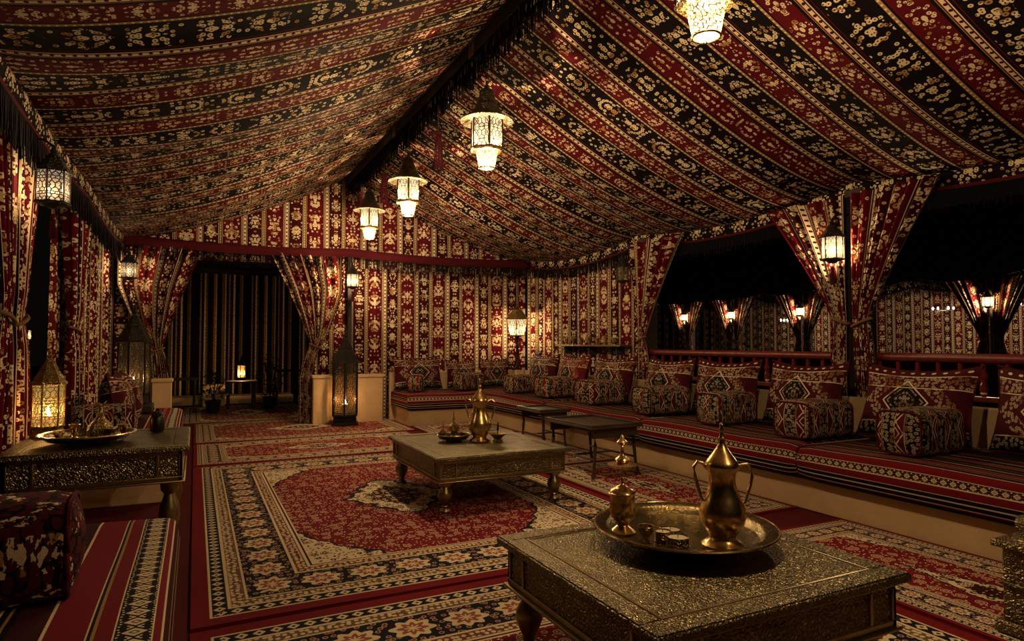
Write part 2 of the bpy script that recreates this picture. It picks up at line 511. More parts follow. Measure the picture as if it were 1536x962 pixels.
# back wall, hung cloth right of the doorway, strip left of it, lintel and gable
def drape(x0, x1, z0, z1, y, amp=.018, wl=.16, n=140, vert=False, u0=0.0):
    g = MB()
    def fn(a, b):
        w = lerp(x0, x1, a); z = lerp(z0, z1, b)
        d = amp * math.sin(w * 2 * PI / wl + .6 * math.sin(w * 3.1)) * (.6 + .4 * math.sin(w * 5 + 1)) * (1.15 - b * .5)
        return ((y + d, w, z) if vert else (w, y + d, z)), (w * 1.08 + u0, z)
    return g.grid(fn, n, 6)
tag(drape(1.70, XR, 0, ZE, YB + .07).build('wall_back', 'wall', ang=180), kind='structure')
tag(drape(XL - .1, -.55, 0, ZE, YB + .07, n=30).build('wall_back_left', 'wall', ang=180), kind='structure')
tag(drape(7.0, YB, 0, ZE, XR, vert=True, u0=.3).build('wall_right', 'wall', ang=180), kind='structure')
tag(drape(6.55, YB, 0, ZE, XL - .12, vert=True, amp=.035, wl=.22).build('wall_left', 'wall', ang=180), kind='structure')
g = MB()
def fn(a, b):
    x = lerp(XL, XR, a); side = -1 if x < XC else 1
    s = (XC - x) / (XC - XL) if side < 0 else (x - XC) / (XR - XC)
    zt = roof_pt(side, s, YB)[2] - .01; z = lerp(min(ZE - .25, zt), zt, b)
    return (x, YB - .03 + .012 * math.sin(x * 30) + .05 * math.sin(x * 6.0) * (1 - b), z), (x, z)
tag(g.grid(fn, 130, 14).build('wall_gable', 'wall', ang=180), kind='structure')

# ridge beam with fringe and metal brackets
beam = thing('ridge_beam', 'dark wooden ridge beam with black fringe under the tent peak', 'beam', (XC, 0, ZR - .16))
MB().box(-.05, .05, YN, YB - .05, 0, .13).build('timber', 'wood', beam, bevel=.008)
MB().box(-.075, .075, YN, YB - .05, .11, .14).build('cover_board', 'wood', beam, bevel=.005)
for k, y in enumerate((5.15, 2.5, 7.6)):
    MB().box(-.058, .058, y - .06, y + .06, -.008, .115).build('bracket', 'table_edge', beam, bevel=.004)
def fringe(pts, z_of, ln, step=.022, w=.006, jit=.35):
    """hanging threads below a polyline pts(t)->(x,y,z), as thin three-sided strands"""
    g = MB(); t = 0.0; a, b = Vector(pts[0]), None
    for a, b in zip(pts[:-1], pts[1:]):
        a, b = Vector(a), Vector(b); L = (b - a).length; n = max(1, int(L / step))
        for i in range(n):
            p = a.lerp(b, (i + random.random() * .5) / n)
            l = ln * (1 - jit * random.random()); ww = w * random.uniform(.7, 1.3)
            o = Vector((random.uniform(-.012, .012), random.uniform(-.012, .012), -l))
            vs = []
            for q, k in ((p, 1), (p + o, .8)):
                for j in range(3):
                    an = 2 * PI * j / 3 + 1; vs.append(q + Vector((math.cos(an) * ww * k, math.sin(an) * ww * k, 0)))
            g.add(vs, [(0, 1, 4, 3), (1, 2, 5, 4), (2, 0, 3, 5), (3, 4, 5)])
    return g
for dx in (-.045, .045):
    tag(fringe([(dx, y, .005) for y in (YN, 0, 4, 8, YB - .1)], None, .22, .02).build('fringe', 'fringe', beam, ang=0), kind='stuff')

# eave bands (valances) with fringe
def valance(name, label, pts, nrm, h=.13, fl_len=.19, mat='roof', poles=True):
    t = thing(name, label, 'valance', (0, 0, 0))
    g = MB(); acc = [0]
    for i in range(1, len(pts)): acc.append(acc[-1] + (Vector(pts[i]) - Vector(pts[i - 1])).length)
    nx, ny = nrm
    def fn(a, b):
        i = round(a * (len(pts) - 1)); p = pts[i]
        # section: rounded roll outwards then down
        off = [(.0, .02), (.045, .0), (.05, -.04), (.045, -.085), (.03, -h)][round(b * 4)]
        return (p[0] + nx * off[0], p[1] + ny * off[0], p[2] + off[1]), (b * .22 + .34, acc[i])
    g.grid(fn, len(pts) - 1, 4)
    g.build('band', mat, t, ang=180, solid=.012)
    low = [(p[0] + nx * .034, p[1] + ny * .034, p[2] - h) for p in pts]
    MB().tube(low, .016, 6).build('piping', 'rust', t)
    if fl_len:
        tag(fringe([(x, y, z - .005) for x, y, z in low[::2] + [low[-1]]], None, fl_len, .017).build('fringe', 'fringe', t, ang=0), kind='stuff')
    return t
def samp(a, b, n): return [lerp(a, b, i / n) for i in range(n + 1)]
bays = list(zip(POSTS[:-1], POSTS[1:]))
rl = ['hidden end of the right eave by the camera', 'patterned eave band over the nearest right opening at the picture edge', 'patterned eave band sagging over the right opening between the two posts', 'patterned eave band over the hung cloth of the right wall']
for (a, b), lb in zip(bays, rl):
    if b < 1: continue
    valance('valance', lb + ', black fringe', [(XR - .02, y, ZE + scallop(y) + .01) for y in samp(a, b, 28)], (-1, 0))
ll = ['', 'gold eave band at the top left picture edge', 'gold eave band above the filigree lantern on the left', 'gold eave band running to the far left corner']
for (a, b), lb in zip(bays, ll):
    if b < 1: continue
    valance('valance', lb + ', dark fringe', [(XL + .02, y, ZE + scallop(y, .05) + .01) for y in samp(a, b, 28)], (1, 0), h=.12, fl_len=.26)
xs = samp(XL, XR, 60)
valance('valance', 'dark red band with short fringe across the back wall under the gable', [(x, YB - .10, ZE + .02 - .05 * abs(math.sin((x - XL) / 3.2 * PI))) for x in xs], (0, -1), h=.10, fl_len=.22, mat='rust')

# ------------------------------------------------------------------ posts
def post(label, x, y, h=ZE, w=.09):
    t = thing('tent_post', label, 'post', (x, y, 0))
    MB().box(-w, w, -w, w, 0, h - .06).build('shaft', 'wood', t, bevel=.012)
    MB().box(-w - .02, w + .02, -w - .02, w + .02, 0, .12).build('plinth', 'wood', t, bevel=.01)
    return t
post('dark wooden post behind the tied pair of curtains on the right', XR + .0, 3.82)
post('dark wooden post at the end of the right cloth wall', XR + .0, 6.9)
post('dark wooden post at the left picture edge wrapped in curtains', XL - .22, 5.0)
pb = post('dark wooden post on the back wall behind the black floor lantern', 2.2, YB - .10, ZE, .035)

# ------------------------------------------------------------------ tied curtains
def curtain(label, base, along, nrm, spread, tie_z, tie_o, tie_w, top=ZE - .12, bot=.02, low_w=.30, pleats=7, sgn=1, amp=.05, u0=0.0, group=None, cloth=1.1, low_o=None, mat='curtain'):
    """base (x,y) of the fixed edge; along = unit dir of the spread; nrm = unit dir to the room"""
    t = thing('tied_curtain', label, 'curtain', (base[0], base[1], 0), 0, group)
    ax, ay = along; nx, ny = nrm
    lo = low_o if low_o is not None else tie_o - .02
    g = MB()
    def edges(z):
        if z >= tie_z:
            k = (z - tie_z) / (top - tie_z)
            e = k ** 1.25
            return lerp(tie_o, 0.0, min(1, k * 1.6) ** .8) if spread[0] == 0 else lerp(tie_o, spread[0], e), lerp(tie_o + tie_w, spread[1], k ** 1.18)
        k = (tie_z - z) / (tie_z - bot); e = min(1, k * 2.4) ** .6
        return lerp(tie_o, lo, e), lerp(tie_o + tie_w, lo + low_w, e)
    def fn(a, b):
        b2 = b
        z = lerp(top, bot, b2); i, o = edges(z)
        w = lerp(i, o, a)
        wd = abs(o - i)
        am = amp * min(1.0, .35 + wd * .6) * (1.0 if z < tie_z else 1.0)
        if abs(z - tie_z) < .18: am *= .5 + .5 * abs(z - tie_z) / .18
        d = am * math.sin(a * 2 * PI * pleats + 1.5 * math.sin(a * 9)) + am * .3 * math.sin(a * 2 * PI * pleats * 2.3 + z)
        return (ax * w + nx * d, ay * w + ny * d, z), (a * cloth + u0, z)
    g.grid(fn, 90, 60)
    g.build('cloth', mat, t, ang=180)
    c = tie_o + tie_w / 2; ring = []
    for i in range(20):
        q = 2 * PI * i / 20; rw = tie_w / 2 + .012; rd = amp * .55 + .012
        ring.append((ax * (c + rw * math.cos(q)) + nx * rd * math.sin(q), ay * (c + rw * math.cos(q)) + ny * rd * math.sin(q), tie_z + .035 * math.cos(q) * (1 if spread[1] > 0 else -1)))
    MB().tube(ring, .013, 8, True).build('tieback', 'rope', t)
    return t
NR = (-1, 0)
curtain('right wall curtain left of the lantern post, tied to the post', (XR - .155, 3.85), (0, 1), NR, (0, .86), 1.46, .0, .15, low_w=.17, pleats=6, low_o=.0)
curtain('right wall curtain right of the lantern post, tied to the post', (XR - .155, 3.79), (0, -1), NR, (0, .80), 1.43, .0, .16, low_w=.20, pleats=6, low_o=.02, u0=.3)
curtain('curtain tied at the far end of the right opening', (XR - .155, 6.95), (0, -1), NR, (-.15, .95), 1.30, .05, .13, low_w=.25, pleats=6, u0=.1)
curtain('curtain tied back on the right side of the doorway', (2.12, YB - .12), (-1, 0), (0, -1), (.0, 1.12), 1.20, .36, .16, low_w=.20, pleats=7, low_o=.49, top=ZE - .1, u0=.2)
curtain('curtain tied back on the left side of the doorway', (-.98, YB - .12), (1, 0), (0, -1), (.0, 1.06), 1.15, .42, .16, low_w=.22, pleats=7, top=ZE - .1, low_o=.46)
curtain('dark gathered curtain at the left picture edge, tied to its post', (XL - .06, 5.02), (0, 1), (1, 0), (-.05, .58), 1.40, .02, .24, low_w=.52, pleats=6, low_o=-.05)
curtain('second gathered curtain cut off by the left picture edge', (XL - .06, 4.96), (0, -1), (1, 0), (-.0, .9), 1.40, .02, .24, low_w=.5, pleats=6, low_o=.02, u0=.25)
curtain('gathered curtain on the left wall beside the dark opening', (XL - .03, 7.3), (0, -1), (1, 0), (-.5, .85), 1.36, -.05, .5, low_w=.75, pleats=7, low_o=-.2)
# back-wall tieback rope end to the post
# ------------------------------------------------------------------ railings on the right
def railing(label, y0, y1):
    t = thing('railing', label, 'railing', (XR - .05, 0, 0))
    MB().tube([(0, y, 1.13) for y in samp(y0, y1, 4)], .04, 10).build('handrail', 'woodred', t)
    MB().box(-.03, .03, y0, y1, .80, .84).build('lower_rail', 'woodred', t, bevel=.005)
    me = MB().lathe([(.016, .84), (.03, .90), (.018, .95), (.034, .99), (.018, 1.03), (.016, 1.10)], 8).mesh('baluster', 'pillow_red')
    n = int((y1 - y0) / .16)
    for i in range(n): inst('baluster', me, t, (0, lerp(y0, y1, (i + .5) / n), 0))
    return t
railing('red wooden handrail in the opening between the two right posts', 3.94, 6.78)
railing('red wooden handrail in the opening at the right picture edge', .9, 3.70)

# ------------------------------------------------------------------ plaster benches, half walls
def slab(name, label, cat, x0, x1, y0, y1, z0, z1, mat='plaster', bevel=.012):
    cx, cyy = (x0 + x1) / 2, (y0 + y1) / 2
    o = MB().box(x0 - cx, x1 - cx, y0 - cyy, y1 - cyy, 0, z1 - z0).build(name, mat, None, bevel=bevel, loc=(cx, cyy, z0))
    return tag(o, label, cat)
def bench(label, x0, x1, y0, y1, h, back=None):
    t = thing('plaster_bench', label, 'bench', ((x0 + x1) / 2, (y0 + y1) / 2, 0))
    cx, cyy = (x0 + x1) / 2, (y0 + y1) / 2
    MB().box(x0 - cx, x1 - cx, y0 - cyy, y1 - cyy, 0, h).build('base', 'plaster', t, bevel=.012)
    if back:
        a, b, c, d, e = back
        MB().box(a - cx, b - cx, c - cyy, d - cyy, 0, e).build('backrest', 'plaster', t, bevel=.012)
bench('long tan plaster bench along the right side', 4.12, 5.13, .2, 9.30, .235, (5.14, 5.21, .2, 10.15, .78))
bench('short tan plaster bench along the back wall', 2.89, 5.13, 9.31, 10.14, .235, (2.82, 5.13, 10.15, 10.22, .78))
bench('plaster bench at the near left under the wide striped cushion', XL, -.10, .3, 3.38, .20)
bench('plaster bench at the far left behind the brass table', XL + .05, -.16, 5.75, 9.1, .20)
def halfwall(label, x0, x1, y0, y1, h):
    t = thing('half_wall', label, 'wall', ((x0 + x1) / 2, (y0 + y1) / 2, 0))
    a, b = (x1 - x0) / 2, (y1 - y0) / 2
    MB().box(-a, a, -b, b, 0, h - .05).build('body', 'plaster', t, bevel=.01)
    MB().box(-a - .015, a + .015, -b - .015, b + .01, h - .05, h).build('coping', 'plaster', t, bevel=.01)
halfwall('tan plaster half wall behind the black floor lantern', 1.62, 2.70, 10.10, 10.22, .76)
halfwall('narrow tan plaster pier left of the doorway', -.52, -.28, 10.02, 10.2, .76)

# mattresses
def mattress(label, x0, x1, y0, y1, z0, z1, front, mat='seat', name='seat_cushion', group=None, sag=.0):
    """front = '-x', '+x' or '-y': which long side the stripes start from"""
    cx, cyy = (x0 + x1) / 2, (y0 + y1) / 2
    t = z1 - z0; r = .045
    if front in ('-x', '+x'): D, L = x1 - x0, y1 - y0
    else: D, L = y1 - y0, x1 - x0
    sec = [(D * .5, 0)]                                   # section in (d,z), d from front
    sec += [(.02, 0), (0, .03), (-.012, t * .5), (0, t - r), (r * .3, t - r * .3), (r, t)]
    sec += [(lerp(r, D - r, i / 8), t + .012 * math.sin(PI * i / 8)) for i in range(1, 8)]
    sec += [(D - r, t), (D - r * .3, t - r * .3), (D, t - r), (D, .03), (D - .02, 0), (D * .5 + .001, 0)]
    acc = [0]
    for i in range(1, len(sec)): acc.append(acc[-1] + math.dist(sec[i], sec[i - 1]))
    off = acc[1]
    g = MB(); n = 30
    def pt(a, i):
        d, z = sec[i]; l = lerp(-L / 2, L / 2, a)
        endk = min(1, min(a, 1 - a) * n / 1.2)
        z2 = z if endk >= 1 else lerp(t * .5, z, .86 + .14 * endk)
        z2 += (.006 * math.sin(l * 4.3) if z > t * .6 else 0)
        if front == '-x': p = (x0 + d - cx, l, z2)
        elif front == '+x': p = (x1 - d - cx, l, z2)
        else: p = (l, y0 + d - cyy, z2)
        return p, (l, max(0.0, acc[i] - off))
    m_ = len(sec) - 1
    g.grid(lambda a, b: pt(a, round(b * m_)), n, m_)
    for a in (0, n):
        pass
    k0 = [0 * (m_ + 1) + j for j in range(m_ + 1)]; k1 = [n * (m_ + 1) + j for j in range(m_ + 1)]
    o = len(g.v)
    for ks in (k0, k1):
        vs = [g.v[k] for k in ks]
        g.add(vs, [tuple(range(len(vs)))], [(p[1] if front != '-y' else p[0], .02 + p[2]) for p in vs])
    ob = g.build(name, mat, None, ang=60, loc=(cx, cyy, z0))
    return tag(ob, label, 'cushion', group)
SG = 'striped seat cushions of the right bench'
mattress('striped red seat cushion of the right bench, nearest the picture edge', 4.05, 5.13, .9, 3.37, .24, .49, '-x', group=SG)
mattress('striped red seat cushion of the right bench behind the large brass pot', 4.05, 5.13, 3.385, 5.28, .24, .49, '-x', group=SG)
mattress('striped red seat cushion of the right bench behind the wooden tray tables', 4.05, 5.13, 5.295, 7.3, .24, .49, '-x', group=SG)
mattress('striped red seat cushion of the right bench nearest the back corner', 4.05, 5.13, 7.315, 9.245, .24, .49, '-x', group=SG)
mattress('dark striped seat cushion of the short back bench', 2.84, 5.13, 9.26, 10.14, .24, .49, '-y')
mattress('wide striped red seat cushion of the near left bench', XL, -.06, .5, 3.43, .20, .45, '+x', 'seat_wide')
mattress('striped red seat cushion of the far left bench behind the brass table', XL + .05, -.12, 5.7, 9.05, .20, .45, '+x', 'seat_wide')

# ------------------------------------------------------------------ pillows and bolsters
def pillow_mesh(w, h, t, mat):
    g = MB(); N = 18
    for sgn in (1, -1):
        def fn(a, b):
            x, y = a * 2 - 1, b * 2 - 1
            px = x * (1 - .10 * (1 - y * y)) ; py = y * (1 - (.20 if y > 0 else .06) * (1 - x * x))
            e = max(0.0, (1 - x * x)) ** .42 * max(0.0, (1 - y * y)) ** .42
            return (px * w / 2, sgn * t / 2 * e, h / 2 + py * h / 2), (a, b)
        g.grid(fn, N, N)
    return g.mesh('pillow', mat, 180)
PM = {k: pillow_mesh(.86, .58, .27, k) for k in ('pillow', 'pillow_red')}
def pillow(label, x, y, z, rz, tilt=.28, mat='pillow', scale=(1, 1, 1), group='kilim pillows leaning along the right bench'):
    t = thing('kilim_pillow', label, 'pillow', (x, y, z), 0, group)
    o = bpy.data.objects.new('cover', PM[mat]); COL.objects.link(o); o.parent = t
    mm = Matrix.Rotation(rz, 4, 'Z') @ Matrix.Rotation(-tilt, 4, 'X') @ Matrix.Diagonal((scale[0], scale[1], scale[2], 1))
    o.matrix_local = mm
    ed = []
    for k in range(40):
        s = k / 40 * 4; i = int(s); f = s - i
        x_, y_ = [(-1 + 2 * f, -1), (1, -1 + 2 * f), (1 - 2 * f, 1), (-1, 1 - 2 * f)][i]
        ed.append((x_ * (1 - .10 * (1 - y_ * y_)) * .43, 0, .29 + y_ * (1 - (.20 if y_ > 0 else .06) * (1 - x_ * x_)) * .29))
    p = MB().tube(ed, .008, 5, True).build('piping', 'rust', t); p.matrix_local = mm
    return t
# local -y faces the viewer; right bench pillows face -x : rotate so local -y -> -x
RF = -PI / 2
names = ['cropped by the right picture edge', 'largest, behind the nearest striped bolster', 'under the tied pair of curtains', 'left of the tied curtains, third from the right',
         'left of the brass pot finial', 'right of the tray tables', 'reddish one', 'nearest the corner lantern on the right bench']
ys = [2.10, 3.03, 4.02, 4.96, 5.88, 6.98, 7.98, 8.85]
for i, (y, nm) in enumerate(zip(ys, names)):
    pillow('kilim pillow on the right bench, ' + nm, 4.85, y, .515, RF + random.uniform(-.12, .12), .22 + random.uniform(-.04, .06), 'pillow_red' if i == 6 else 'pillow', (1.03 if i in (1,) else .96, 1, 1.02))
BG = 'kilim pillows of the back bench'
pillow('kilim pillow with a diamond on the left end of the back bench', 3.22, 9.88, .515, .0, .25, 'pillow', (.95, 1, .95), BG)
pillow('smaller kilim pillow in the middle of the back bench', 3.98, 9.90, .515, -.03, .2, 'pillow', (.62, .9, .82), BG)
pillow('dark kilim pillow in the corner of the back bench', 4.58, 9.88, .515, -.1, .22, 'pillow', (.62, .9, .85), BG)

def bolster_mesh(l, w, h, mat):
    """block cushion along x, origin at bottom centre"""
    g = MB()
    n, k = 12, 24
    def pt(a, b):
        x = lerp(-l / 2, l / 2, a)
        q = 2 * PI * b; c, s_ = math.cos(q), math.sin(q)
        e = .38
        yy = math.copysign(abs(c) ** e, c) * w / 2; zz = math.copysign(abs(s_) ** e, s_) * h / 2
        en = min(a, 1 - a) * n; f = .90 if en < .5 else 1.0 + .02 * math.sin(a * PI)
        return (x, yy * f, h / 2 + zz * f), (a * l / h, (b * 2 * (w + h)) / h)
    g.grid(pt, n, k)
    for a, sx in ((0, -1), (1, 1)):
        N = 6
        vs, uv = [], []
        for ri in range(N + 1):
            for j in range(k):
                p, _ = pt(a, j / k); f = ri / N
                bulge = .035 * (1 - f * f)
                vs.append((p[0] + sx * bulge, p[1] * f, h / 2 + (p[2] - h / 2) * f)); uv.append((.5 + p[1] * f / w, .5 + (p[2] - h / 2) * f / h))
        fs = [(ri * k + j, ri * k + (j + 1) % k, (ri + 1) * k + (j + 1) % k, (ri + 1) * k + j) for ri in range(N) for j in range(k)]
        g.add(vs, fs, uv)
    return g.mesh('bolster', mat, 50)
def bolster(label, x0, x1, y, z, w, h, rz=0.0, mat='bolster', group='block bolsters along the right bench'):
    l = x1 - x0
    t = thing('bolster_cushion', label, 'bolster', ((x0 + x1) / 2, y, z), rz, group)
    o = bpy.data.objects.new('cover', bolster_mesh(l, w, h, mat)); COL.objects.link(o); o.parent = t
    for sx in (-1, 1):
        ring = []
        for i in range(28):
            q = 2 * PI * i / 28; c, s_ = math.cos(q), math.sin(q)
            ring.append((sx * l / 2, math.copysign(abs(c) ** .38, c) * w / 2 * .93, h / 2 + math.copysign(abs(s_) ** .38, s_) * h / 2 * .93))
        MB().tube(ring, .008, 5, True).build('piping', 'rust', t)
    return t
bl = [(4.20, 4.70, 2.70, .32, .30, 'striped block nearest the right picture edge', 'bolster'), (4.20, 4.70, 3.55, .36, .29, 'flower ended block, second from the right picture edge', 'bolster'), (4.22, 4.70, 4.49, .30, .29, 'block directly behind the brass pot finial', 'bolster'),
      (4.20, 4.70, 5.42, .36, .29, 'rounded block by the tray tables', 'bolster'), (4.26, 4.70, 6.62, .50, .29, 'wide patterned block behind the wooden tray table', 'bolster'), (4.28, 4.70, 7.72, .48, .28, 'reddest block with scroll pattern', 'bolster_red'), (4.2, 4.66, 8.62, .34, .27, 'dark block nearest the back corner', 'bolster')]
for x0, x1, y, w, h, nm, mt in bl: bolster('kilim bolster on the right bench, ' + nm, x0, x1, y, .505, w, h, random.uniform(-.06, .06), mt)
bolster('small round bolster in front of the diamond pillow on the back bench', 2.90, 3.22, 9.53, .505, .24, .26, 1.2, 'bolster_red', 'bolsters of the back bench')
bolster('dark bolster in front of the middle pillow of the back bench', 3.72, 4.18, 9.55, .505, .26, .27, .35, 'bolster', 'bolsters of the back bench')
bolster('large red block bolster on the near left bench', XL + .02, -.34, 2.46, .462, .26, .31, .03, 'bolster_sparse', 'bolsters on the left benches')
bolster('dark bolster lying far behind the brass table on the far left bench', XL + .1, -.45, 6.15, .468, .3, .28, .1, 'bolster', 'bolsters on the left benches')
pillow('dark kilim pillow leaning on the far left bench behind the brass lantern', -.58, 6.9, .475, PI / 2, .2, 'pillow', (.9, 1, .9), 'pillows on the far left bench')
pillow('crumpled kilim pillow on the far left bench beside the tall lantern', -.56, 7.7, .475, PI / 2 + .1, .25, 'pillow', (.85, 1, .85), 'pillows on the far left bench')

# ------------------------------------------------------------------ rugs
def rug(label, x0, x1, y0, y1, seed, bs=1.0, z=0.0, ground=RED, sp=1.40):
    hx, hy = (x1 - x0) / 2, (y1 - y0) / 2
    mt = rug_mat('rug_%d' % seed, hx, hy, seed, bs, ground, sp)
    g = MB(); T = .014
    def fn(a, b):
        x, y = lerp(-hx, hx, a), lerp(-hy, hy, b)
        return (x, y, T + .0025 * math.sin(x * 2.1 + y * 1.3)), (x, y)
    g.grid(fn, 16, 16)
    g.add([(-hx, -hy, 0), (hx, -hy, 0), (hx, hy, 0), (-hx, hy, 0), (-hx, -hy, T), (hx, -hy, T), (hx, hy, T), (-hx, hy, T)],
          [(0, 1, 5, 4), (1, 2, 6, 5), (2, 3, 7, 6), (3, 0, 4, 7), (3, 2, 1, 0)])
    return tag(g.build('rug', mt, None, ang=30, loc=((x0 + x1) / 2, (y0 + y1) / 2, z)), label, 'rug', 'oriental rugs on the tent floor')
rug('large red oriental rug with ivory corners under the middle brass table', .0, 2.98, 3.13, 7.18, 1)
rug('red oriental rug under the nearest brass table at the bottom', .0, 2.98, -1.2, 3.09, 2)
rug('narrow patterned rug beyond the large central rug', .0, 2.70, 7.22, 8.78, 3, .55, sp=1.55)
rug('bright red rug in front of the black floor lantern', .0, 2.86, 8.82, 10.98, 4, .42, sp=1.62)
rug('dim red rug inside the doorway', -.2, 1.9, 11.02, 13.9, 5, .5, sp=1.55)
rug('red rug runner beside the plaster bench, middle one', 3.02, 4.10, 3.42, 5.62, 6, .45)
rug('red rug runner beside the plaster bench, nearest the camera', 3.02, 4.10, .6, 3.06, 7, .45)
rug('red rug runner beside the plaster bench under the wooden tray tables', 3.02, 4.10, 5.66, 8.0, 8, .45)
rug('small rug in front of the back bench corner', 2.9, 4.08, 8.04, 9.28, 9, .4)

# ------------------------------------------------------------------ brass tables
def brass_table(label, x0, x1, y0, y1, top, ap, rz=0.0):
    t = thing('brass_table', label, 'table', ((x0 + x1) / 2, (y0 + y1) / 2, .016), rz, 'low embossed brass tables')
    a, b = (x1 - x0) / 2, (y1 - y0) / 2; top -= .016
    tp = MB().box(-a, a, -b, b, top - .028, top).build('table_top', 'table_top', t, bevel=.006)
    # raised border frame and inner field line
    bw = .085
    for (u0, u1, v0, v1) in ((-a + .006, a - .006, -b + .006, -b + bw), (-a + .006, a - .006, b - bw, b - .006), (-a + .006, -a + bw, -b + bw + .004, b - bw - .004), (a - bw, a - .006, -b + bw + .004, b - bw - .004)):
        MB().box(u0, u1, v0, v1, top - .002, top + .005).build('border_strip', 'table_top', tp, bevel=.003)
    for (u0, u1, v0, v1) in ((-a + bw + .006, a - bw - .006, -b + bw + .006, -b + bw + .014), (-a + bw + .006, a - bw - .006, b - bw - .014, b - bw - .006), (-a + bw + .006, -a + bw + .014, -b + bw + .014, b - bw - .014), (a - bw - .014, a - bw - .006, -b + bw + .014, b - bw - .014)):
        MB().box(u0, u1, v0, v1, top - .002, top + .003).build('inlay_line', 'table_edge', tp)
    i = .035; z1 = top - .028; z0 = z1 - ap
    for k in range(4):
        L = a if k % 2 == 0 else b; Dp = b if k % 2 == 0 else a
        M = Matrix.Rotation(k * PI / 2, 4, 'Z')
        f = MB()
        l = L - i; d = Dp - i
        f.box(-l, l, -d, -d + .022, z0, z0 + .022, M); f.box(-l, l, -d, -d + .022, z1 - .022, z1, M)
        for s in (-1, 1):
            f.box(s * l - (.0 if s < 0 else .016), s * l + (.016 if s < 0 else 0), -d, -d + .022, z0 + .022, z1 - .022, M)
            c = s * (l - .13); f.box(c - .008, c + .008, -d, -d + .022, z0 + .022, z1 - .022, M)
        fr_ = f.build('apron_frame', 'table_edge', t, bevel=.003)
        for (p0, p1) in ((-l + .016, -l + .122), (-l + .138, l - .138), (l - .122, l - .016)):
            MB().box(p0, p1, -d + .007, -d + .02, z0 + .022, z1 - .022, M).build('embossed_panel', 'table', fr_)
    MB().box(-a + .02, a - .02, -b + .02, b - .02, z0 - .012, z0).build('apron_moulding', 'table_edge', t, bevel=.005)
    H = z0 - .012
    prof = [(.030, 0), (.036, .02 * H / .25), (.026, .12 * H), (.034, .17 * H), (.026, .22 * H), (.042, .36 * H), (.056, .52 * H), (.052, .66 * H), (.034, .78 * H), (.030, .83 * H), (.048, .88 * H), (.052, 1.0 * H)]
    prof = [(.040, 0), (.044, .03 * H), (.040, .08 * H), (.024, .14 * H), (.030, .19 * H)] + prof[4:]
    me = MB().lathe(prof, 18).mesh('leg', 'brass_orn' if False else 'table_edge')
    for sx in (-1, 1):
        for sy in (-1, 1): inst('leg', me, t, (sx * (a - .10), sy * (b - .10), 0))
    return t
brass_table('nearest low brass table carrying the round tray and tall pot', 1.13, 2.24, 1.40, 2.43, .45, .155)
brass_table('middle low brass table on the central rug with a single pot', 1.56, 2.68, 4.36, 5.66, .42, .145)
brass_table('taller brass table at the left edge with the lit brass lantern', -.94, -.02, 4.20, 5.16, .65, .17)

# ------------------------------------------------------------------ wooden tray tables
def tray_table(label, x, y, rz, w=.62, d=.44, h=.48):
    t = thing('tray_table', label, 'table', (x, y, .016), rz, 'small wooden tray tables by the right bench')
    tp = MB().box(-w / 2, w / 2, -d / 2, d / 2, h - .035, h - .012).build('tray_top', 'woodtab', t, bevel=.004)
    for (a, b, c, e) in ((-w / 2, w / 2, -d / 2, -d / 2 + .03), (-w / 2, w / 2, d / 2 - .03, d / 2), (-w / 2, -w / 2 + .03, -d / 2 + .032, d / 2 - .032), (w / 2 - .03, w / 2, -d / 2 + .032, d / 2 - .032)):
        MB().box(a, b, c, e, h - .011, h + .008).build('rim', 'woodtab', tp, bevel=.003)
    for s in (-1, 1):
        MB().box(-w / 2 + .04, w / 2 - .04, s * (d / 2 - .05) - .012, s * (d / 2 - .05) + .012, h - .12, h - .036).build('skirt', 'woodtab', t, bevel=.004)
    for sx in (-1, 1):
        for sy in (-1, 1):
            px, py = sx * (w / 2 - .07), sy * (d / 2 - .05)
            MB().tube([(px, py, h - .036), (px * .98, py, h * .6), (px * 1.06, py * 1.02, h * .2), (px * 1.16, py * 1.05, 0)], [.024, .018, .014, .018], 8).build('leg', 'woodtab', t)
        MB().tube([(sx * (w / 2 - .07), -(d / 2 - .05), h * .34), (sx * (w / 2 - .07), d / 2 - .05, h * .34)], .010, 6).build('stretcher', 'woodtab', t)
    MB().tube([(-(w / 2 - .07), 0, h * .34), (w / 2 - .07, 0, h * .34)], .010, 6).build('stretcher', 'woodtab', t)
    return t
tray_table('dark wooden tray table with thin legs beside the right bench', 3.50, 5.30, .05, .60, .80)
tray_table('second dark wooden tray table, farther along the right bench', 3.76, 6.75, .0, .42, .6, .46)

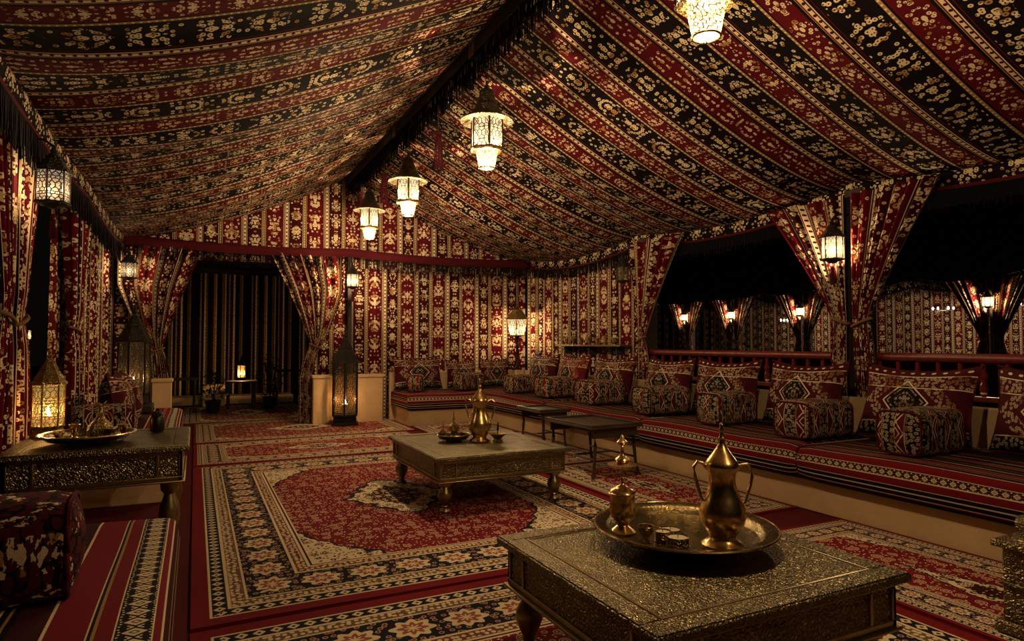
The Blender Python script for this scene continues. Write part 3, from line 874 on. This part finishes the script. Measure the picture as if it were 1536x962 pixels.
# ------------------------------------------------------------------ small wares
def tray(name, label, x, y, z, r, foot=.03, mat='tray', group=None):
    t = thing(name, label, 'tray', (x, y, z), 0, group)
    p = [(.0, foot), (r * .80, foot), (r * .85, foot + .022), (r * .88, foot + .030), (r, foot + .036), (r * 1.005, foot + .029), (r * .9, foot + .018), (r * .82, foot - .002), (r * .6, foot - .006), (0, foot - .006)]
    MB().lathe(p, 64, cap=False).build('dish', mat, t, 50)
    MB().lathe([(r * .45, 0), (r * .47, 0), (r * .42, foot - .004), (r * .40, foot - .004), (r * .45, 0)], 40, cap=False).build('foot_ring', mat, t)
    MB().tube([(r * math.cos(2 * PI * i / 64), r * math.sin(2 * PI * i / 64), foot + .032) for i in range(64)], .005, 6, True).build('rim', 'brass', t)
    return t, z + foot
def coffee_pot(label, x, y, z, s=1.0, rz=0.0, handles=2, spout=False):
    t = thing('brass_pot', label, 'pot', (x, y, z), rz, 'polished brass pots')
    body = [(.0, 0), (.078, 0), (.080, .006), (.072, .012), (.052, .026), (.050, .038), (.062, .055), (.080, .085), (.088, .115), (.084, .145), (.068, .180), (.054, .215), (.049, .245), (.052, .275), (.061, .295), (.063, .300)]
    lid = [(.066, .300), (.067, .306), (.055, .325), (.036, .350), (.022, .370), (.014, .385), (.011, .400), (.013, .410), (.0095, .418), (.008, .436), (.010, .442), (.006, .448), (.009, .456), (.006, .464), (.0, .468)]
    MB().lathe([(r * s, q * s) for r, q in body], 40).build('body', 'brass', t, 60)
    ld = MB().lathe([(r * s, q * s) for r, q in lid[:8]], 40).build('lid', 'brass', t, 60)
    MB().lathe([(r * s, q * s) for r, q in lid[7:]], 16).build('finial', 'brass', ld, 60)
    for k in (-1, 1)[:handles] if handles < 2 else (-1, 1):
        hp = [(.052, .285), (.075, .305), (.098, .308), (.112, .292), (.115, .262), (.108, .225), (.096, .19), (.088, .165), (.080, .16)]
        if k < 0: hp = [(.055, .288), (.075, .312), (.095, .318), (.108, .300), (.106, .27), (.098, .24), (.090, .21), (.080, .18), (.074, .17)]
        MB().tube([(k * a * s, 0, q * s) for a, q in hp], .0065 * s, 8).build('handle', 'brass', t)
    if spout:
        MB().tube([(-.07 * s, 0, .13 * s), (-.11 * s, 0, .17 * s), (-.125 * s, 0, .23 * s), (-.15 * s, 0, .27 * s)], [.018 * s, .013 * s, .010 * s, .012 * s], 8).build('spout', 'brass', t)
    return t
TT = .456
tr, tz = tray('round_tray', 'large round brass tray on the nearest table', 1.77, 2.02, TT, .355, .035)
camyaw = -math.atan((768 - VPX) / FPX)
coffee_pot('tall brass coffee pot with two handles on the round tray', 1.79, 1.83, tz, .98, camyaw)
# lidded goblet with a tall finial
t = thing('incense_burner', 'lidded brass incense goblet with tall finial on the round tray', 'incense burner', (1.55, 2.13, tz))
MB().lathe([(0, 0), (.050, 0), (.052, .006), (.040, .016), (.022, .030), (.026, .042), (.046, .062), (.054, .09), (.050, .12), (.049, .145), (.056, .158), (.054, .160)], 28).build('cup', 'brass', t, 60)
ld = MB().lathe([(.052, .160), (.045, .172), (.028, .180), (.010, .190), (.006, .205), (.010, .215), (.005, .222)], 24).build('lid', 'brass', t, 60)
MB().lathe([(.004, .222), (.004, .255), (.020, .262), (.060, .268), (.062, .272), (.022, .280), (.030, .292), (.016, .302), (.007, .312), (.007, .345), (.018, .352), (.022, .362), (.010, .372), (.005, .384), (.0, .392)], 20).build('finial', 'brass', ld, 60)
def tin(label, x, y, z, r=.036, h=.042):
    t = thing('candle_tin', label, 'candle', (x, y, z), 0, 'small cups and tins on the round tray')
    MB().lathe([(0, 0), (r * .95, 0), (r, .004), (r * .97, h * .5), (r, h), (r * .92, h), (r * .92, h - .006), (0, h - .006)], 24).build('tin', 'brass_orn', t, 50)
    MB().lathe([(0, h - .004), (r * .9, h - .005)], 24, cap=False).build('wax', 'wax', t)
    MB().lathe([(.0015, h - .005), (.0015, h + .005)], 6).build('wick', 'iron', t)
tin('candle tin with pale wax nearest the edge of the round tray', 1.60, 1.86, tz, .042, .05)
tin('shallow candle tin with pale wax behind the others on the round tray', 1.70, 2.02, tz, .042, .025)
tin('small candle tin between goblet and pot on the round tray', 1.62, 1.97, tz, .032, .04)
def cup(label, x, y, z, r=.03, h=.06, group='small cups and tins on the round tray', mat='brass_orn'):
    t = thing('coffee_cup', label, 'cup', (x, y, z), 0, group)
    MB().lathe([(0, 0), (r * .75, 0), (r * .7, .006), (r * .35, .014), (r * .5, h * .35), (r * .95, h * .7), (r, h), (r * .93, h), (r * .85, h * .7), (0, h * .4)], 20).build('bowl', mat, t, 60)
    MB().tube([(r * math.cos(2 * PI * i / 20), r * math.sin(2 * PI * i / 20), h) for i in range(20)], .002, 5, True).build('rim', 'brass', t)
cup('footed brass cup between goblet and candle tins on the round tray', 1.555, 1.99, tz)

# middle table wares
MT = .426
coffee_pot('brass coffee pot standing on the middle table', 2.16, 4.98, MT, 1.12, camyaw, 2)
tr2, z2 = tray('small_tray', 'small dark tray with incense pots on the middle table', 1.98, 5.12, MT, .15, .02)
def incense(label, x, y, z, s=1.0, mat='brass_orn'):
    t = thing('incense_pot', label, 'incense burner', (x, y, z), 0, 'incense pots on the middle table')
    MB().lathe([(0, 0), (.034 * s, 0), (.03 * s, .01 * s), (.014 * s, .02 * s), (.03 * s, .045 * s), (.042 * s, .07 * s), (.04 * s, .085 * s)], 20).build('pot', mat, t, 60)
    MB().lathe([(.042 * s, .085 * s), (.03 * s, .10 * s), (.012 * s, .112 * s), (.006 * s, .13 * s), (.012 * s, .14 * s), (.005 * s, .152 * s), (.004 * s, .19 * s), (0, .195 * s)], 16).build('lid', mat, t, 60)
incense('taller lidded incense pot on the small tray', 1.99, 5.14, z2, 1.15)
incense('shorter lidded incense pot on the small tray', 1.90, 5.16, z2, .72)
t = thing('date_dish', 'shallow dish of dates on the small tray', 'dish', (1.985, 5.035, z2))
MB().lathe([(0, 0), (.03, 0), (.052, .02), (.05, .022), (.03, .008), (0, .008)], 20).build('dish', 'brass_orn', t, 60)
dm = MB().lathe([(0, -.014), (.006, -.01), (.008, 0), (.006, .01), (0, .014)], 8).mesh('date', 'food')
for i in range(9):
    o = inst('date', dm, t, (random.uniform(-.028, .028), random.uniform(-.028, .028), .018 + .006 * (i % 2))); o.rotation_euler = (PI / 2, 0, random.uniform(0, 3))
t = thing('spoon_bowl', 'brass bowl with an upright spoon right of the pot on the middle table', 'bowl', (2.30, 4.92, MT))
MB().lathe([(0, 0), (.045, 0), (.04, .012), (.03, .02), (.055, .045), (.078, .065), (.074, .066), (.05, .046), (0, .03)], 24).build('bowl', 'brass_orn', t, 60)
MB().tube([(0, 0, .035), (.0, 0, .10), (.004, 0, .16)], [.009, .010, .004], 8).build('spoon', 'iron', t)

# left table wares
LT = .656
tr3, z3 = tray('oval_tray', 'round brass tray with carafe and glasses on the left table', -.57, 4.60, LT, .25, .022)
t = thing('brass_carafe', 'openwork brass carafe with a star top on the left tray', 'carafe', (-.51, 4.62, z3))
MB().lathe([(0, 0), (.055, 0), (.066, .012), (.070, .045), (.060, .078), (.034, .105), (.018, .13), (.012, .165), (.016, .178), (.010, .184)], 24).build('body', 'brass_orn', t, 60)
st = MB()
for k in range(7):
    a = 2 * PI * k / 7; st.tube([(0, 0, .184), (.022 * math.cos(a), .022 * math.sin(a), .20), (.045 * math.cos(a), .045 * math.sin(a), .206 + .01 * (k % 2))], [.005, .004, .002], 5)
st.build('star_top', 'brass', t)
for k, (dx, dy, nm, h) in enumerate(((-.10, .02, 'left of the carafe', .085), (.09, -.06, 'right of the carafe', .06), (-.17, -.04, 'nearest the lit lantern', .05), (.15, .03, 'at the right end of the tray', .07))):
    cup('gold cup on the left tray, ' + nm, -.57 + dx + .03, 4.60 + dy, z3, .028, h, 'gold cups on the left tray', 'brass')
t = thing('glass_jar', 'small dark jar at the far end of the left brass table', 'jar', (-.22, 4.95, LT))
MB().lathe([(0, 0), (.04, 0), (.045, .01), (.045, .09), (.035, .105)], 20).build('body', 'iron', t, 50)
MB().lathe([(.036, .105), (.04, .11), (.03, .13), (.012, .14), (.014, .15), (0, .158)], 20).build('lid', 'iron_orn', t, 50)

# ------------------------------------------------------------------ tassels and chains
def tassel_geo(ln=.2, r=.022):
    g = MB()
    for i in range(26):
        a = 2 * PI * i / 26; q = random.uniform(.5, 1.0)
        x, y = math.cos(a) * r * q, math.sin(a) * r * q
        g.tube([(x * .5, y * .5, 0), (x * .95, y * .95, -ln * .35), (x * 1.15, y * 1.15, -ln * random.uniform(.85, 1.0))], .0035, 4)
    return g
def add_tassel(t, z, ln=.16, r=.022, cord=.03, mat='tassel'):
    """a tassel part hanging below height z of thing t"""
    c = MB().tube([(0, 0, z + .004), (0, 0, z - cord - .005)], .003, 5).build('tassel_cord', 'rope', t)
    MB().lathe([(0, 0), (r * .7, -.006), (r * .85, -.02), (r * .5, -.036), (r * .7, -.044)], 12, (0, 0, z - cord)).build('tassel_head', mat, t)
    tag(tassel_geo(ln, r).build('tassel_skirt', mat, t, loc=(0, 0, z - cord - .036)), kind='stuff')
def chain(t, z0, z1, r=.012):
    n = max(2, int((z1 - z0) / (r * 2.6)))
    g = MB()
    for i in range(n):
        zc = lerp(z0, z1, (i + .5) / n); hh = (z1 - z0) / n * .72
        ring = []
        for k in range(10):
            q = 2 * PI * k / 10; a, b = r * .6 * math.cos(q), hh * math.sin(q)
            ring.append((a, 0.0008 * k, zc + b) if i % 2 else (0.0008 * k, a, zc + b))
        g.tube(ring, r * .2, 5, True)
    g.build('chain', 'iron', t)

# ------------------------------------------------------------------ lanterns
def ring_parts(t, n, r0, r1, z0, z1, bar_r, pane, metal, inset=.004):
    """corner bars and panes of an n-sided lantern body (radius r0 below, r1 above)"""
    bm_ = MB().tube([(r0, 0, z0), (r1, 0, z1)], bar_r, 6).mesh('corner_bar', metal)
    c = math.cos(PI / n); h0, h1 = r0 * math.sin(PI / n) * .97, r1 * math.sin(PI / n) * .97
    d0, d1 = r0 * c - inset, r1 * c - inset
    hh = z1 - z0
    pm = MB().add([(d0, -h0, z0), (d0, h0, z0), (d1, h1, z1), (d1, -h1, z1)], [(0, 1, 2, 3)], [(-h0, 0), (h0, 0), (h1, hh), (-h1, hh)]).mesh('pane', pane, 0)
    for k in range(n):
        inst('corner_bar', bm_, t, (0, 0, 0), 2 * PI * k / n)
        inst('pane', pm, t, (0, 0, 0), 2 * PI * (k + .5) / n)
def pendant_lantern(label, x, y, ztop, power=P_PEND):
    """origin at the bottom of the cup; chain up to the ridge"""
    t = thing('pendant_lantern', label, 'lantern', (x, y, 2.73), .26, 'pendant lanterns along the ridge')
    n = 6; a0 = 0
    MB().tube([(.066 * math.cos(2 * PI * i / 24), .066 * math.sin(2 * PI * i / 24), .006) for i in range(24)], .006, 6, True).build('cup_rim', 'brass', t)
    MB().lathe([(.066, .008), (.092, .145)], 24, cap=False).build('cup', 'pane_cup', t)
    MB().lathe([(.0, .009), (.065, .008)], 24, cap=False).build('cup_glass', 'pane_cup', t)
    MB().lathe([(.094, .143), (.135, .148), (.150, .160), (.152, .175), (.140, .182), (.10, .182), (.094, .143)], 6, cap=False).build('lower_ring', 'brass_orn', t, 30)
    ring_parts(t, n, .140, .140, .180, .415, .008, 'pane', 'iron')
    MB().lathe([(.225, .405), (.228, .412), (.20, .425), (.155, .450), (.120, .490), (.098, .535), (.085, .56)], 24, cap=False).build('roof', 'lantern_metal', t, 50, solid=.003)
    MB().lathe([(.088, .558), (.092, .566), (.072, .60), (.064, .65), (.066, .665), (.05, .68), (.02, .70), (.024, .715), (.012, .73), (.012, .76)], 16).build('neck', 'lantern_metal', t, 50)
    MB().tube([(.02 * math.cos(2 * PI * i / 14), 0, .775 + .02 * math.sin(2 * PI * i / 14)) for i in range(14)], .004, 6, True).build('ring', 'iron', t)
    chain(t, .79, ztop - 2.73, .014)
    lamp(t, .29, power * .40, r=.028)
    lamp(t, .09, power * .85, r=.014)
    return t
for y, lb in ((2.32, 'nearest, cropped by the top picture edge'), (4.93, 'large one in the middle of the picture'), (7.18, 'second from the back wall'), (9.03, 'smallest, nearest the back wall'), (-.2, 'unseen one added behind the viewpoint for light')):
    pendant_lantern('lit pendant lantern under the ridge beam, ' + lb, XC, y, ZR - .155)  # last in the list is out of view, added for extra illumination

def wall_lantern(label, x, y, z, rz=0.0, power=P_WALL, pane='pane_wall', hang=(0, 0, .25), tas=True, s=1.0, light=True):
    """small six-sided lantern, z = bottom of its body; hang = bracket end"""
    t = thing('wall_lantern', label, 'lantern', (x, y, z), rz, 'small hexagonal lanterns on posts and walls')
    MB().lathe([(.02, -.03), (.03, -.028), (.05, -.012), (.098, -.004), (.102, .006), (.098, .014), (.08, .014)], 6).build('base', 'iron_orn', t, 30)
    ring_parts(t, 6, .088, .088, .012, .205, .006, pane, 'iron')
    MB().lathe([(.108, .200), (.110, .212), (.098, .22), (.075, .245), (.055, .28), (.04, .295)], 6, cap=False).build('roof', 'iron_orn', t, 30, solid=.003)
    MB().lathe([(.042, .293), (.046, .30), (.03, .318), (.018, .33), (.022, .345), (.010, .36), (.005, .375)], 10).build('finial', 'iron_orn', t, 50)
    hx, hy, hz = hang
    br = [(0, 0, .37), (hx * .3, hy * .3, .37 + hz * .7), (hx * .7, hy * .7, .37 + hz), (hx, hy, .37 + hz)] if (hx or hy) else [(0, 0, .37), (0, 0, .37 + hz)]
    MB().tube(br, .008, 6).build('hanger', 'iron', t)
    if tas: add_tassel(t, -.03, .13, .02)
    if light: lamp(t, .11, power, r=.03)
    return t
wall_lantern('lit lantern on the right post between the tied curtains', XR - .30, 3.88, 2.0, 0, hang=(.21, -.02, .06))
wall_lantern('lit lantern on the back wall post beside the doorway', 2.19, YB - .36, 2.12, 0, hang=(0, .15, .06))
wall_lantern('unlit dark lantern at the far end of the right wall', XR - .30, 7.05, 2.08, 0, hang=(.21, 0, .06), light=False, pane='pane_dark')
wall_lantern('filigree lantern with red tassel hanging at the left picture edge', XL + .14, 4.95, 2.14, .3, hang=(-.15, .05, .05), pane='pane_fil', power=P_WALL * .45)
wall_lantern('filigree lantern hanging near the far left corner', XL + .16, 9.95, 2.12, .2, hang=(-.22, .0, .05), pane='pane_fil', power=P_WALL * .5)

# corner lantern on a stem
t = thing('corner_lantern', 'lit white lantern on a stem in the back corner above the pillows', 'lantern', (5.03, 9.96, .79)); t.scale = (1.2, 1.2, 1.12)
slab('corner_block', 'plaster block in the bench corner below the lantern stem', 'block', 4.96, 5.12, 9.96 - .08, 9.96 + .08, .5, .79)
MB().lathe([(.07, 0), (.07, .02), (.03, .04), (.016, .07), (.016, .34), (.028, .36), (.016, .38), (.016, .48), (.05, .52)], 14).build('stem', 'iron', t, 50)
ring_parts(t, 6, .115, .165, .53, .78, .008, 'pane', 'brass')
MB().lathe([(.05, .515), (.12, .525), (.12, .535), (.05, .535)], 6).build('base', 'brass_orn', t, 30)
MB().lathe([(.185, .775), (.19, .785), (.15, .83), (.11, .88), (.075, .92), (.06, .935)], 6, cap=False).build('roof', 'brass_orn', t, 30, solid=.003)
MB().lathe([(.062, .93), (.066, .94), (.03, .97), (.015, .985), (.02, 1.0), (0, 1.02)], 10).build('finial', 'brass', t, 50)
lamp(t, .65, P_WALL * 1.5, r=.04)

def floor_lantern(name, label, x, y, z, s, n=6, metal='iron_orn', pane='pane_dark', bar='iron', rz=.26, power=P_CANDLE, H=1.0, fl=1.0):
    """tall candle lantern of height about 1.55*s"""
    t = thing(name, label, 'lantern', (x, y, z), rz)
    r = .20 * s
    MB().lathe([(r * 1.15, 0), (r * 1.15, .03 * s), (r * 1.0, .05 * s), (r * .95, .12 * s), (r * 1.08, .15 * s), (r * 1.08, .17 * s), (r * .6, .17 * s)], n, a0=0).build('base', metal, t, 30)
    z0, z1 = .17 * s, .17 * s + .62 * s * H
    ring_parts(t, n, r, r, z0, z1, .014 * s, pane, bar)
    MB().lathe([(r * 1.02, z1 - .006), (r * 1.18, z1), (r * 1.18, z1 + .03 * s), (r * 1.0, z1 + .05 * s)], n, cap=False).build('cornice', metal, t, 30)
    MB().lathe([(r * 1.05, z1 + .045 * s), (r * .95, z1 + .10 * s), (r * .70, z1 + .18 * s), (r * .56, z1 + .22 * s), (r * .6, z1 + .235 * s), (r * .42, z1 + .30 * s), (r * .25, z1 + .36 * s), (r * .28, z1 + .37 * s), (r * .12, z1 + .40 * s)], n).build('roof', metal, t, 30)
    MB().lathe([(r * .12, z1 + .40 * s), (r * .2, z1 + .43 * s), (r * .08, z1 + .46 * s), (r * .14, z1 + .49 * s), (r * .05, z1 + .53 * s), (0, z1 + .57 * s)], 10).build('finial', metal, t, 50)
    cd = MB().lathe([(0, 0), (.045 * s, 0), (.045 * s, .15 * s), (.03 * s, .145 * s), (0, .145 * s)], 16, (0, 0, z0 - .002)).build('candle', 'wax', t, 50)
    zf = z0 + .145 * s
    MB().lathe([(0, zf), (.012 * s * fl, zf + .018 * s * fl), (.010 * s * fl, zf + .04 * s * fl), (0, zf + .075 * s * fl)], 10).build('flame', 'flame', cd, 60)
    lamp(t, zf + .06 * s, power, CANDLE, .015)
    return t
floor_lantern('floor_lantern', 'tall black floor lantern with a candle before the plaster half wall', 2.05, 9.84, .016, .98, H=1.25)
slab('lantern_stool', 'low dark carved stool under the tall left lantern', 'stool', -.82, -.42, 8.25, 8.65, .472, .555, 'wood')
floor_lantern('floor_lantern', 'tall dark lantern with a candle on the left bench', -.62, 8.45, .555, .80, H=1.15)
floor_lantern('table_lantern', 'brass lantern with golden panes and a burning candle on the left table', -.83, 4.98, LT, .42, metal='brass_orn', pane='pane_gold', bar='brass', power=P_CANDLE * 1.3, H=1.0, fl=1.9)

# separate tassels hanging along the ridge and curtain tops
def hanging_tassel(label, x, y, ztop, drop, ln, r, mat='tassel'):
    t = thing('hanging_tassel', label, 'tassel', (x, y, ztop), 0, 'large tassels hanging from the tent')
    add_tassel(t, 0, ln, r, drop, mat)
for dy, lb, dz in ((6.15, 'between the two middle pendant lanterns', .36), (9.6, 'left of the smallest pendant lantern', .25), (8.25, 'right of the smallest pendant lantern', .30), (2.75, 'left of the cropped lantern at the top', .10)):
    hanging_tassel('long dark red tassel under the ridge, ' + lb, XC + .0, dy, ZR - .17, dz, .38, .055)

# ------------------------------------------------------------------ carved stand at the right picture edge
t = thing('carved_stand', 'dark carved metal stand cut by the right picture edge', 'stand', (3.27, 1.42, .016))
MB().box(-.17, .17, -.17, .17, 0, .05).build('plinth', 'table', t, bevel=.008)
MB().box(-.145, .145, -.145, .145, .05, .36).build('body', 'table', t, bevel=.008)
MB().box(-.155, .155, -.155, .155, .20, .215).build('moulding', 'table', t, bevel=.004)
MB().box(-.175, .175, -.175, .175, .36, .39).build('ledge', 'table', t, bevel=.006)
MB().lathe([(.17, .39), (.14, .40), (.135, .425), (.15, .44), (.155, .47), (.12, .485), (.05, .49)], 8).build('cap', 'table', t, 30)

# ------------------------------------------------------------------ shelf with cups on the right cloth wall
t = thing('wall_shelf', 'narrow dark shelf along the right cloth wall above the pillows', 'shelf', (XR - .10, 8.1, 1.20))
MB().box(-.11, .08, -.85, .85, 0, .025).build('board', 'table_edge', t, bevel=.004)
for dy in (-.7, 0, .7): MB().box(-.06, .08, dy - .015, dy + .015, -.12, 0).build('bracket', 'wood', t)
for k in range(7):
    cup('small brass cup on the right wall shelf, %s from the corner' % ['first', 'second', 'third', 'fourth', 'fifth', 'sixth', 'seventh'][k], XR - .13, 8.80 - k * .22, 1.226, .04, .10 + .03 * (k % 2), 'brass cups on the wall shelf')

# ------------------------------------------------------------------ room beyond the doorway
def strip_mat():
    mt = material('annex_strips'); x, y, _ = sep(uvm()); t = fr(x / 1.1)
    base = ramp(t, [(0, DARK), (.08, OCHRE), (.11, DARK), (.16, CREAM), (.19, (.12, .08, .03)), (.23, DARK), (.30, MAROON), (.34, OCHRE), (.38, CREAM), (.40, DARK), (.50, (.16, .10, .04)), (.56, CREAM), (.58, DARK), (.63, OCHRE), (.66, MAROON), (.72, CREAM), (.755, DARK), (.84, (.14, .09, .035)), (.89, OCHRE), (.91, DARK)])
    d = vor(vec(ab(fr(x / .11) - .5) * .11, y), 30.0)
    out(principled(mixc((d < .3) * .6, base, DARK), .9, 0, None, .1)); return mt
MAT['strips'] = strip_mat()
tag(drape(-1.2, 3.2, 0, 2.76, 15.2, amp=.05, wl=.3).build('wall_annex', 'strips', ang=180), kind='structure')
tag(MB().box(-1.2, 3.2, 10.5, 15.4, 2.75, 2.78).build('ceiling_annex', 'ground', ang=0), kind='structure')
slab('ledge', 'pale stone ledge at the back of the room beyond the doorway', 'ledge', -.6, 1.9, 14.4, 15.0, 0, .16)
slab('ledge', 'square plaster block beyond the doorway beside the dim table', 'block', .15, .55, 14.0, 14.35, 0.0, .42)
def side_table(label, x, y, w=.5, h=.6):
    t = thing('side_table', label, 'table', (x, y, .016), 0, 'dim tables beyond the doorway')
    MB().box(-w / 2, w / 2, -w / 2, w / 2, h - .03, h).build('table_top', 'wood', t, bevel=.005)
    me = MB().tube([(0, 0, 0), (0, 0, h - .03)], .022, 8).mesh('leg', 'wood')
    for sx in (-1, 1):
        for sy in (-1, 1): inst('leg', me, t, (sx * (w / 2 - .05), sy * (w / 2 - .05), 0))
    return t
side_table('dim wooden table with a small candle lantern beyond the doorway', .80, 13.3, .55, .52)
floor_lantern('table_lantern', 'small candle lantern glowing on the dim table beyond the doorway', .80, 13.3, .536, .36, power=P_CANDLE * 9, fl=2.0, pane='pane_gold')
side_table('dim wooden table on the right beyond the doorway', 1.75, 13.6, .7, .7)
side_table('dim wooden table on the left beyond the doorway', -.25, 13.0, .6, .6)
def plant(label, x, y, h, s):
    t = thing('potted_plant', label, 'plant', (x, y, .016), 0, 'potted plants beyond the doorway')
    MB().lathe([(0, 0), (.12 * s, 0), (.16 * s, .26 * s), (.17 * s, .28 * s), (.14 * s, .28 * s), (0, .25 * s)], 16).build('pot', 'iron', t)
    g = MB()
    for i in range(150):
        a = random.uniform(0, 2 * PI); q = random.random(); z = .28 * s + h * random.random(); rr = .30 * s * math.sin(PI * min(1, (z - .2 * s) / (h + .1))) * math.sqrt(q)
        c = Vector((rr * math.cos(a), rr * math.sin(a), z)); d = Vector((math.cos(a + random.uniform(-1, 1)), math.sin(a), random.uniform(-.5, .8))).normalized()
        sd = d.cross(Vector((0, 0, 1))).normalized() * .022; l = random.uniform(.08, .15)
        g.add([c, c + d * l * .5 + sd, c + d * l, c + d * l * .5 - sd + Vector((0, 0, -.01))], [(0, 1, 2), (0, 2, 3)])
    for i in range(5):
        a = i * 1.26; g.tube([(0, 0, .25 * s), (.06 * math.cos(a), .06 * math.sin(a), .25 * s + h * .5), (.12 * math.cos(a), .12 * math.sin(a), .25 * s + h * .9)], .008, 5)
    tag(g.build('foliage', 'leaf', t, ang=0), kind='stuff')
plant('dark potted plant beside the dim candle table beyond the doorway', 1.28, 12.9, .75, .8)
plant('dark potted plant in the left of the room beyond the doorway', .3, 12.5, .5, .8)

# ------------------------------------------------------------------ neighbouring tent across the dark court, right
NX = 15.0
def far_tent():
    g = MB()
    def fn(a, b):
        y = lerp(2, 24, a); ph = (y / 2.3) % 1
        z = lerp(2.75, 5.2, b) - (.16 * math.sin(PI * ph) * (1 - b))
        return (NX + b * 4.5, y, z), (y, b * 5)
    g.grid(fn, 90, 8)
    o = g.build('tent_roof', 'roof', None, ang=180); tag(o, 'dark cloth roof of the neighbouring tent outside on the right', 'tent')
    v = valance('valance', 'sagging eave band of the neighbouring tent outside', [(NX, y, 2.72 - .16 * math.sin(PI * ((y / 2.3) % 1))) for y in samp(2, 24, 110)], (-1, 0), h=.18, fl_len=.2)
    w = drape(2, 24, 0, 3.2, NX + 4.0, amp=.06, wl=.5, n=200, vert=True).build('cloth_wall', 'wall', None, ang=180)
    tag(w, 'dim hung cloth at the back of the neighbouring tent outside', 'cloth')
    slab('parapet', 'dark low wall below the neighbouring tent opening', 'wall', NX - .62, NX - .45, 2, 24, -.05, .95, 'wood')
far_tent()
for k, (y, lb) in enumerate(((7.5, 'rightmost, beside the picture edge'), (12.1, 'seen just left of the tied curtains'), (14.6, 'in the middle of the far opening'), (16.7, 'seen beside the far tied curtain'))):
    post('post of the neighbouring tent outside, ' + lb, NX + .02, y)
    wall_lantern('lit lantern on the neighbouring tent outside, ' + lb, NX - .30, y, 2.0, 0, power=P_WALL * 3.6, hang=(.22, 0, .05), tas=False, pane='pane')
    for sg, q in ((1, 'left'), (-1, 'right')):
        curtain('neighbouring tent curtain, %s of its lantern %s' % (q, lb.split(',')[0]), (NX - .18, y + sg * .03), (0, sg), (-1, 0), (0, .85), 1.3, .02, .16, pleats=5, top=2.6, low_w=.3, bot=.0)
def bulb_cluster(label, x, y, z, n, top):
    t = thing('chandelier', label, 'chandelier', (x, y, z), 0, 'lamps inside the neighbouring tent')
    MB().tube([(0, 0, 0), (0, 0, top - z)], .01, 6).build('rod', 'iron', t)
    MB().tube([(.22 * math.cos(2 * PI * i / 20), .22 * math.sin(2 * PI * i / 20), 0) for i in range(20)], .012, 6, True).build('hoop', 'iron', t)
    MB().box(-.22, .22, -.008, .008, -.006, .006).build('crossbar', 'iron', t); MB().box(-.008, .008, -.22, .22, -.006, .006).build('crossbar', 'iron', t)
    me = MB().lathe([(0, .0), (.014, .012), (.02, .035), (.012, .06), (0, .07)], 10).mesh('bulb', 'bulb')
    for i in range(n):
        a = 2 * PI * i / n; inst('bulb', me, t, (.22 * math.cos(a), .22 * math.sin(a), .01))
    lamp(t, -.15, P_WALL * 1.0, r=.05)
bulb_cluster('bright lamp cluster inside the neighbouring tent, left of the tied curtains', NX + 2.2, 14.6, 1.95, 5, 4.0)
bulb_cluster('bright lamp cluster inside the neighbouring tent, right of the tied curtains', NX + 2.2, 9.8, 2.1, 6, 4.0)
bulb_cluster('third lamp cluster inside the neighbouring tent, near the picture edge', NX + 1.6, 7.9, 2.1, 4, 3.7)

# ------------------------------------------------------------------ outside on the left: two hanging lanterns far off in the dark
for k, (x, y, z, lb) in enumerate(((-3.2, 13.2, 1.30, 'nearer the picture edge'), (-3.0, 15.6, 1.35, 'farther right'))):
    t = thing('garden_lantern', 'small glowing garden lantern outside the left opening, ' + lb, 'lantern', (x, y, -.05), 0, 'garden lanterns outside on the left')
    MB().tube([(0, 0, 0), (0, 0, z)], .03, 8).build('pole', 'iron', t)
    MB().lathe([(.05, z), (.09, z + .02), (.09, z + .03)], 6).build('base', 'iron', t, 30)
    ring_parts(t, 6, .085, .085, z + .03, z + .2, .008, 'pane', 'iron')
    MB().lathe([(.11, z + .2), (.06, z + .27), (.02, z + .3), (0, z + .33)], 6).build('roof', 'iron', t, 30)
    lamp(t, z + .1, P_WALL * .5, r=.03)
